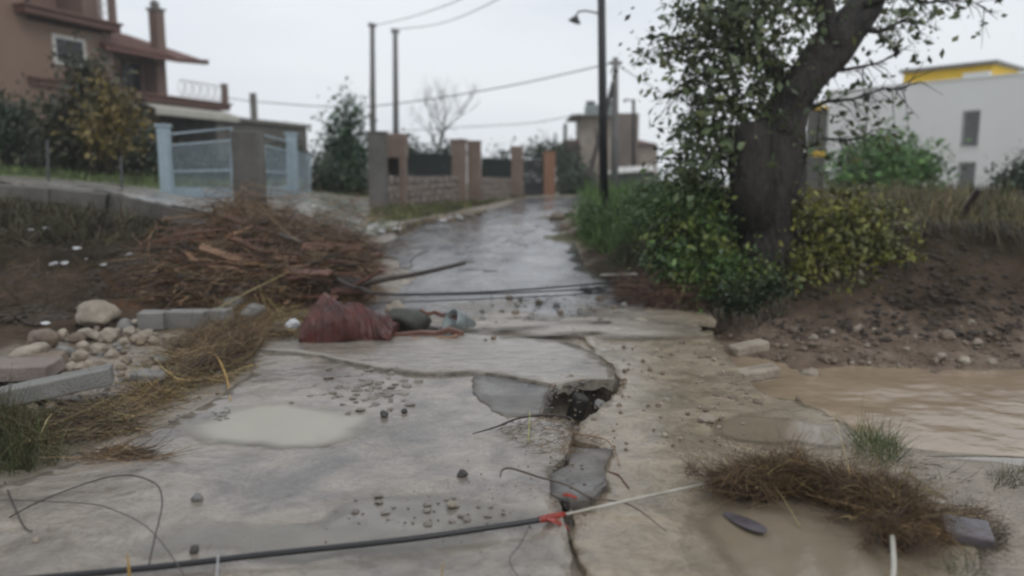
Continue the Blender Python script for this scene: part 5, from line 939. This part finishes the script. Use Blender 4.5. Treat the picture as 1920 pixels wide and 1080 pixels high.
for i in range(105):
    t = random.random(); x = 350+t*330+random.uniform(-50, 30); y = 436+t*45+random.uniform(0, 105); m = random.choice((woodr, woodr, woodo, woodd, woodd, woodd, woodr))
    if random.random() < .55: board(x, y, random.uniform(.25, .9), random.uniform(.05, .16), .025, random.uniform(-40, 40), random.uniform(-28, 28), m, 'broken_board', ('reddish' if m is woodr else 'orange' if m is woodo else 'dark')+' broken board in the heap, '+('near the concrete pillar' if y < 475 and x < 520 else 'on its road side' if x > 590 else 'above the grey blocks' if y > 520 else 'in its middle')+(', lying crosswise' if i % 3 == 0 else ', half buried in twigs' if i % 3 == 1 else ', on the top layer') if False else ('reddish' if m is woodr else 'orange' if m is woodo else 'dark')+' broken board in the heap, '+('below the concrete pillar' if y < 475 and x < 450 else 'right of the concrete pillar' if y < 475 else 'just above the red cloth' if x > 590 and y > 510 else 'near the dark wooden pole' if x > 590 else 'above the leftmost grey block' if y > 520 and x < 340 else 'above the grey blocks' if y > 520 else 'in its left half' if x < 470 else 'in its middle'), 'boards in the heap', random.uniform(-40, 40), random.uniform(.08, .38))
    else:
        q = on(x, y, random.uniform(.1, .38)); a = random.uniform(-.8, .8); l = random.uniform(.3, 1.1); d = Vector((math.cos(a), math.sin(a), random.uniform(-.3, .3))); stick([q-d*l/2, q+Vector((0, 0, random.uniform(0, .08))), q+d*l/2], [.022, .018, .01], m, 'broken_branch', ('reddish' if m is woodr else 'orange' if m is woodo else 'dark')+' broken branch in the heap, '+('near the concrete pillar' if y < 475 and x < 520 else 'on its road side' if x > 590 else 'above the grey blocks' if y > 520 else 'in its middle'), 'branch', .25, 6, 3, 'branches in the heap')
for i in range(34):
    x = random.uniform(560, 720); y = random.uniform(440, 475)+(x-560)*.12; q = on(x, y, .03); a = random.uniform(-.5, .5); l = random.uniform(.2, .6); d = Vector((math.cos(a), math.sin(a), random.uniform(-.15, .15))); stick([q-d*l/2, q, q+d*l/2], [.025, .02, .01], random.choice((woodd, woodr)), 'broken_branch', 'small branch piece on the far rim of the heap', 'branch', .25, 6, 3, 'branches on the heap rim')
# curved orange/yellow palm stalks and reeds
ym = mat('yellow_reed', (.42, .27, .08), .5, (.3, .17, .05), 12)
stick([on(380, 690)+Vector((0, 0, .12)), on(405, 695)+Vector((0, 0, .14)), on(425, 720)+Vector((0, 0, .06)), on(432, 752)], [.006, .011, .011, .008], ym, 'yellow_stalk', 'bright yellow bent stalk hanging out of the straw tuft onto the road')
stick([on(262, 745, .05), on(320, 718, .08), on(372, 700, .08)], .006, ym, 'yellow_stalk', 'yellow reed stem lying across the straw left of the bent stalk')
stick([on(400, 600, .1)+Vector((0, 0, .0)), Vector(at(470, 545, 8.6)), Vector(at(545, 508, 8.9))], [.006, .008, .004], mat('pale_reed', (.4, .33, .15), .5), 'reed_stem', 'long pale reed arching up over the grey blocks')
stick([on(385, 635, .02), Vector(at(430, 560, 8.8)), Vector(at(520, 520, 9.1)), Vector(at(560, 512, 9.2))], [.004, .006, .005, .003], mat('pale_reed', (.4, .33, .15)), 'reed_stem', 'second pale reed arching over the heap front')
stick([on(140, 788, .02), on(240, 786, .03), on(300, 783, .02)], .004, mat('pale_reed', (.4, .33, .15)), 'reed_stem', 'pale straight reed stem lying on the left wrack line')
stick([on(78, 832, .06), on(90, 818, .1), on(100, 810, .12)], .005, mat('pale_reed', (.4, .33, .15)), 'reed_stem', 'short pale stem standing out of the dark grass clump')
stick([on(243, 1095, -.02), on(244, 1095, .05)+Vector((0, 0, 0)), on(243, 1095, .125)], [.006, .006, .002], ym, 'orange_reed', 'orange reed tip poking up at the bottom left edge')
stick([on(826, 1095, 0), on(832, 1095, .09)], [.004, .002], ym, 'orange_reed', 'short orange stem tip at the bottom edge near the black pipe')
stick([on(405, 1100, 0), on(413, 1100, .13)], [.005, .003], plast, 'dry_twig', 'thin white stem tip crossing the black pipe at the bottom')
# red cloth ------------------------------------------------------------------
g_ = []; nu, nv = 150, 80
for i in range(nu):
    base = on(560+i/(nu-1)*170, 642+2*math.sin(i/(nu-1)*6))
    for j in range(nv):
        u, v_ = i/(nu-1), j/(nv-1); a = v_*math.pi
        hgt = .40*(1-.62*u**1.4)*(.35+.65*min(1, math.sin(min(1, u*5+.05)*math.pi/2)))*(1-.35*max(0, (u-.75)/.25))
        ph = (u*1.0+v_*.75)*13+5.5*mnoise.noise(Vector((u*2.3, v_*1.7, 8))); fold = .06*(1-abs(math.sin(ph*.5)))**1.6-.02+.022*(1-abs(math.sin(ph*1.3+u*9)))**2+.03*mnoise.noise(Vector((u*4, v_*4, 2)))+.014*mnoise.noise(Vector((u*14, v_*9, 5)))
        x = base.x+.0; y = base.y+.34-.34*math.cos(a)*(1-.2*u); z = base.z+max(0, math.sin(a))**.7*hgt
        nr = Vector((.2, -math.cos(a), math.sin(a)+.1)).normalized(); env = math.sin(min(1, max(0, v_*1.15))*math.pi)**.4 if v_ < .87 else .3
        e = mnoise.noise(Vector((u*3, v_*3, 9)))*.05; q = Vector((x+e*.6, y, z+e*hgt))+nr*fold*env; g_.append((q.x, q.y, max(q.z, base.z-.02)))
Fc = [(i*nv+j, (i+1)*nv+j, (i+1)*nv+j+1, i*nv+j+1) for i in range(nu-1) for j in range(nv-1)]
for s_ in (0, nu-1): pass
b = MB(); b.add(g_, Fc); b.add([g_[j] for j in range(nv)], [tuple(range(nv))]); b.add([g_[(nu-1)*nv+j] for j in range(nv)], [tuple(range(nv))[::-1]])
tag(b.build('crumpled_cloth', redm, smooth=True), 'big crumpled dark red cloth bundle on the left road edge beside the bucket', 'cloth')
q = on(553, 612, .02); rock(0, 0, 34, plast, 'white rag-like lump at the left end of the red cloth', name='white_lump', q=Vector(at(548, 618, 7.6)))
rock(0, 0, 50, rockp, 'pale grey lump behind the red cloth, near the cables', name='pale_lump', q=on(745, 592, -.02))
rock(0, 0, 90, mat('green_sack', (.06, .062, .045), .6, (.035, .035, .03), 8), 'dark green sack lump between the red cloth and the bucket', name='sack', q=on(770, 622, -.02), big=True, flat=.7)
# bucket
q = on(850, 625); ax = Vector((-.72, -.5, .42)).normalized(); c0 = q+Vector((.08, 0, .09)); b = MB(); pts = [c0-ax*.12, c0-ax*.118, c0+ax*.13]; 
def ringm(b, c, ax, r, n=24):
    x = ax.cross(Vector((0, 1, 0))).normalized(); y = ax.cross(x); k = len(b.v); b.v += [tuple(c+(x*math.cos(6.2832*i/n)+y*math.sin(6.2832*i/n))*r) for i in range(n)]; return k
n = 24; ks = [ringm(b, c0-ax*.13, ax, .10), ringm(b, c0+ax*.14, ax, .128), ringm(b, c0+ax*.14, ax, .136), ringm(b, c0+ax*.128, ax, .136), ringm(b, c0+ax*.128, ax, .121), ringm(b, c0-ax*.12, ax, .094)]
def lo_(k0, k1):
    for i in range(n): b.f.append((k0+i, k0+(i+1) % n, k1+(i+1) % n, k1+i)); b.m.append(0)
k_in = ringm(b, c0+ax*.14, ax, .119); lo_(ks[0], ks[3]); lo_(ks[3], ks[2]); lo_(ks[2], k_in); lo_(k_in, ks[5]); b.f.append(tuple(range(ks[5], ks[5]+n))); b.m.append(0); b.f.append(tuple(range(ks[0], ks[0]+n))[::-1]); b.m.append(0)
bk = empty('bucket', tuple(q), 'battered grey-green metal bucket lying on its side at the end of the beam', 'bucket'); b.build('pail', galv, bk, True)
b = MB(); x = ax.cross(Vector((0, 1, 0))).normalized(); y = ax.cross(x); b.tube([c0+ax*(.12+.0*i)+(y*math.cos(math.pi*i/10)*.14+x*math.sin(math.pi*i/10)*-.05)+ax*math.sin(math.pi*i/10)*.1 for i in range(11)], .004, 5); b.build('handle', wirem, bk)
# cables across road ----------------------------------------------------------
CG = None
wire([at(690, 546, 9), at(740, 552, 8.9), at(900, 548, 9.0), at(1050, 538, 9.4), at(1160, 528, 9.9)], .013, 'uppermost thick black cable stretched across the flooded road', 'black_cable', cablem, 'cable', n=7)
wire([at(690, 549, 8.8), at(740, 553, 8.8), at(900, 551, 8.9), at(1050, 545, 9.2), at(1158, 537, 9.6)], .011, 'middle black cable stretched across the flooded road', 'black_cable', cablem, 'cable', n=7)
wire([at(680, 570, 8.5), at(740, 567, 8.5), at(900, 561, 8.7), at(1050, 554, 9.0), at(1158, 548, 9.3)], .008, 'lowest and thinnest black cable stretched across the flooded road', 'black_cable', cablem, 'cable', n=7)
wire([at(1125, 516, 10.5), at(1195, 514, 10.4)], .018, 'thin white pipe resting above the cables at the right bank', 'white_pipe', pvc, 'pipe', n=8)
wire([on(1080, 615, .03), on(1130, 613, .05), on(1165, 611, .04)], .008, 'short dark stick in the water left of the lifted slab', 'dark_stick', woodd, 'stick')
tg = MB(); 
for i in range(9):
    P = [Vector(at(1082+random.uniform(0, 60), 545+random.uniform(-8, 6), 9.3)) for _ in range(4)]; tg.tube(P, .006, 5)
tag(tg.build('cable_tangle', cablem), 'small tangle of wire hanging on the black cables', 'tangle')
stick([at(676, 502, 11.3), at(765, 503, 11.4), at(770, 490, 11.5), at(782, 478, 11.6), at(803, 470, 11.7)], [.008, .01, .009, .009, .008], woodd, 'bent_twig', 'dark bent twig standing on the road behind the wooden pole', 'twig')
# foreground pipe ---------------------------------------------------------------
wire([on(-40, 1108, .03), on(270, 1079, .03), on(500, 1055, .035), on(760, 1027, .035), on(940, 1001, .035), on(1010, 989, .035)], .013, 'black pipe lying across the foreground, joined to the white pipe', 'black_pipe', cablem, 'pipe', n=10)
wire([on(1010, 989, .035), on(1070, 978, .04), on(1200, 952, .05), on(1345, 924, .06)], .0085, 'dirty white pipe running from the red joint into the root mat', 'white_pipe', pvc, 'pipe', n=10)
q0, q1 = on(1012, 989, .037), on(1058, 981, .042); b = MB(); b.tube([q0, q0.lerp(q1, .3), q0.lerp(q1, .7), q1], [.016, .019, .017, .014], 10, .3, 4); o = b.build('pipe_joint', redp, smooth=True); tag(o, 'ragged red joint where the black pipe meets the white pipe', 'joint')
def shred(pp, label, m=redp):
    b = MB(); k = len(pp); P = []; 
    for (x, y, w_, lf) in pp: a = on(x, y, lf); P += [a+Vector((0, w_, .004)), a-Vector((0, w_, -.002)), a-Vector((0, w_, .004)), a+Vector((0, w_, -.004))]
    Fc = [(i*4+j, i*4+(j+1) % 4, (i+1)*4+(j+1) % 4, (i+1)*4+j) for i in range(k-1) for j in range(4)]+[(0, 3, 2, 1), ((k-1)*4, (k-1)*4+1, (k-1)*4+2, (k-1)*4+3)]; b.add(P, Fc); return tag(b.build('red_plastic_strip', m), label, 'plastic')
shred([(1020, 985, .004, .03), (1040, 990, .018, .035), (1062, 996, .012, .02), (1068, 1001, .002, .01)], 'red plastic strip hanging from the front of the pipe joint')
shred([(1054, 947, .004, .01), (1064, 955, .014, .03), (1076, 962, .010, .02), (1082, 966, .002, .01)], 'small red plastic scrap below the cracked asphalt piece')
shred([(1140, 885, .004, .0), (1160, 893, .008, .006), (1172, 908, .01, .006), (1180, 918, .003, .003)], 'brownish flat strip on the apron right of the asphalt piece', woodr)
wire([on(975, 1090, .01), on(955, 1060, .02)-Vector((0, 0, 0)), on(975, 1030, .02), on(995, 1000, .05)], .002, 'thin dark wire running from the pipe joint to the bottom edge', 'thin_wire', cablem, 'wire')
stick([on(938, 905, .03), on(942, 895, .04), on(960, 892, .04), on(1010, 905, .03), on(1060, 927, .05), on(1110, 948, .04), on(1180, 958, .03), on(1250, 1005, .02)], [.004, .006, .006, .006, .005, .005, .004, .002], mat('grey_twig', (.13, .10, .075), .6, scale=9), 'hooked_twig', 'long hooked twig lying across the asphalt crack', 'twig')
stick([on(886, 820, .02), on(930, 810, .03), on(980, 794, .04), on(1040, 790, .04), on(1072, 797, .04), on(1075, 815, .03)], [.003, .006, .008, .01, .008, .003], woodd, 'dark_twig', 'dark root stick along the top of the middle asphalt crack', 'twig', .4)
stick([on(1020, 818, .05), on(1080, 828, .05), on(1130, 838, .05), on(1150, 850, .03), on(1163, 878, .01)], [.003, .004, .004, .003, .002], woodo, 'thin_twig', 'thin orange twig bending over the asphalt piece to the right', 'twig')
stick([on(990, 835, .02), on(993, 812, .1), on(992, 800, .1)], .0025, mat('lime_reed', (.4, .42, .08), .5), 'lime_stem', 'thin lime coloured stem upright on the root debris', 'stem')
stick([on(1270, 855, .0), on(1300, 880, .01), on(1330, 915, .02)], .0025, mat('grey_twig', (.13, .10, .075)), 'thin_twig', 'thin straight twig on mud behind the root mat', 'twig')
# dark oblong sole-like piece and wet board
q = on(1395, 985); b = MB(); k = 22; P = []
for z in (0, .012): 
    for i in range(k): a = 6.2832*i/k; x, y = .13*math.cos(a), .042*math.sin(a)*(1+.25*math.cos(a)); v = rot3(R(-62))@Vector((x, y, 0)); P.append((q.x+v.x, q.y+v.y, q.z+.01+z+.008*math.cos(a)))
b.add(P, [tuple(range(k))[::-1], tuple(range(k, 2*k))]+[(i, (i+1) % k, k+(i+1) % k, k+i) for i in range(k)]); tag(b.build('dark_plate', purple, bevel=.003), 'dark oblong sole shaped piece in front of the root mat', 'debris')
block(1808, 1010, .2, .17, .045, -22, 6, 2, purple, 'wet_board', 'wet purplish grey flat board at the right of the root mat', 'board', .015, .008)
wire([on(1672, 1100, .0), on(1674, 1085, .05), on(1672, 1065, .08)-Vector((0, .0, 0)), on(1670, 1045, .09)], .011, 'short white pipe end standing at the bottom right edge', 'white_pipe', pvc, 'pipe', n=10)
# bowed dark wires at lower left: they arch above the road
wm = mat('rusty_wire', (.035, .025, .025), .5, scale=6)
wire([at(-30, 1000, 3.3), at(70, 942, 3.3), at(210, 893, 3.3), at(285, 903, 3.25), at(304, 940, 3.15), at(290, 1010, 2.95), at(272, 1090, 2.8)], .0032, 'dark wire loop bowed above the mud at the lower left', 'wire_loop', wm)
wire([at(-30, 936, 3.4), at(150, 943, 3.35), at(210, 955, 3.25), at(280, 992, 3.0), at(340, 1070, 2.75), at(350, 1100, 2.65)], .0026, 'fainter second wire curving under the wire loop', 'wire_loop', mat('dull_wire', (.09, .075, .07), .6, scale=5))
stick([on(8, 905, .01), on(25, 950, .02), on(45, 990, .01), on(60, 1000, .01)], .003, wm, 'dark_twig', 'thin dark twig below the grass clump at lower left', 'twig')
stick([on(1210, 752, .0), on(1222, 800, .0)], .002, wm, 'thin_twig', 'tiny dark sliver on the apron', 'twig') if False else None
# milky puddle on the near road
def pool(i, dz, m, g=1.25, bed=.03):
    x, y, rx, ry, _ = DIPS[i]; sheet('puddle', [(x+rx*g*math.cos(a*.2618), y+ry*g*math.sin(a*.2618)) for a in range(24)], dz, m, .03, .0004, 2, 2, bed=bed, full=.014)
pool(0, .0285, water_mat('milky_puddle', (.36, .325, .25), .28, .1, 6, (1, 1, 1), (.31, .285, .235)))
pm = water_mat('brown_puddle', (.25, .205, .145), .08, .12, 6, (1, 1, 1), (.21, .17, .12))
pool(1, .012, pm, bed=.012); pool(2, .010, pm, bed=.012)
pool(3, .027, water_mat('grey_puddle', (.25, .225, .185), .08, .1, 6, (1, 1, 1), (.2, .18, .15)))
pool(4, .027, water_mat('grey_puddle', (.25, .225, .185)))
sheet('puddle', [(2.25, 3.9), (2.7, 2.9), (5, 2.4), (8, 3), (8.5, 4.9), (3.6, 5.0), (2.6, 4.7)], -.088, water_mat('sheet_puddle', (.24, .21, .17), .05, .1, 8, (1, 1, 1), (.19, .165, .13)), .05, .001, 2, 2, zf=lambda x, y: -.7*np.clip(y+.12*fbm(x, y, 1.5, 3, 95)-4.4, 0, 1))

# roots and weeds hanging from the cliff edge
def hang(name, pts, n, ln, cols, seed, label):
    g = np.random.default_rng(seed); C_ = np.array([tuple(on(*q)) for q in pts]); t = g.random(n)*(len(pts)-1.001); i = t.astype(int); f = (t-i)[:, None]; P = C_[i]*(1-f)+C_[i+1]*f+g.normal(size=(n, 3))*np.array([.08, .1, .05])
    D_ = np.stack([g.normal(size=n)*.35, -.4-g.random(n)*.5, -.35-g.random(n)*.7], 1); o = ribbons(name, P+np.array([0, -.05, .05]), D_, ln*(.3+g.random(n)), .005, cols, seed=seed, curl=.3, sag=.4); tag(o, label, 'roots', kind='stuff')
hang('hanging_roots', [(1450, 500), (1560, 455), (1650, 430), (1760, 425), (1850, 430), (1960, 455)], 2600, .35, [(.07, .055, .035), (.12, .10, .05), (.05, .04, .025), (.16, .14, .07)], 81, 'withered stems hanging over the right earth cliff')
hang('hanging_roots', [(1150, 545), (1230, 575), (1330, 590), (1420, 610), (1460, 560)], 900, .3, [(.06, .04, .028), (.1, .07, .04)], 82, 'dark roots hanging under the shrubs above the lifted slab')
hang('hanging_roots', [(-60, 400), (60, 410), (200, 430), (330, 450)], 1500, .3, [(.09, .08, .045), (.06, .05, .03)], 83, 'dry stems hanging on the upper left bank')
# rainy air
hz_ = MB(); hz_.box((0, 65, 10), (152, 88, 12)); h_ = hz_.build('haze', [], world=True); h_['kind'] = 'stuff'
hm = bpy.data.materials.new('haze'); hm.use_nodes = True; hm.node_tree.nodes.clear(); ho = N(hm.node_tree, 'ShaderNodeOutputMaterial'); hv = N(hm.node_tree, 'ShaderNodeVolumePrincipled'); hv.inputs['Color'].default_value = (.97, .98, 1, 1); hv.inputs['Density'].default_value = .0014; hm.node_tree.links.new(hv.outputs[0], ho.inputs['Volume']); h_.data.materials.append(hm)

litter('bank_litter', [(-60, 600), (130, 590), (250, 560), (340, 470), (200, 450), (-60, 450)], 2600, .28, .004, [(.08, .06, .04), (.05, .04, .028), (.11, .085, .05)], 84, 'brown twigs and leaves strewn over the left ravine bank', up=.06, sp=1)
litter('bank_litter', [(1450, 640), (1700, 620), (1950, 600), (1950, 480), (1650, 480), (1480, 540)], 1600, .2, .003, [(.08, .06, .04), (.05, .04, .028), (.11, .085, .05)], 85, 'thin roots and twigs sticking from the right earth cliff', up=.03, sp=1)

litter('leaf_litter', wrack, 1100, .04, .007, [(.10, .065, .04), (.2, .15, .08), (.05, .04, .03), (.09, .10, .04)], 47, 'small leaves and husks caught in the straw line', up=.06, sp=1)
litter('straw_wrack', [(250, 770), (340, 690), (440, 650), (480, 690), (380, 740), (300, 790)], 260, .3, .0035, YL, 46, 'longer pale reed stems sticking out of the straw line', up=.1, sp=.5)
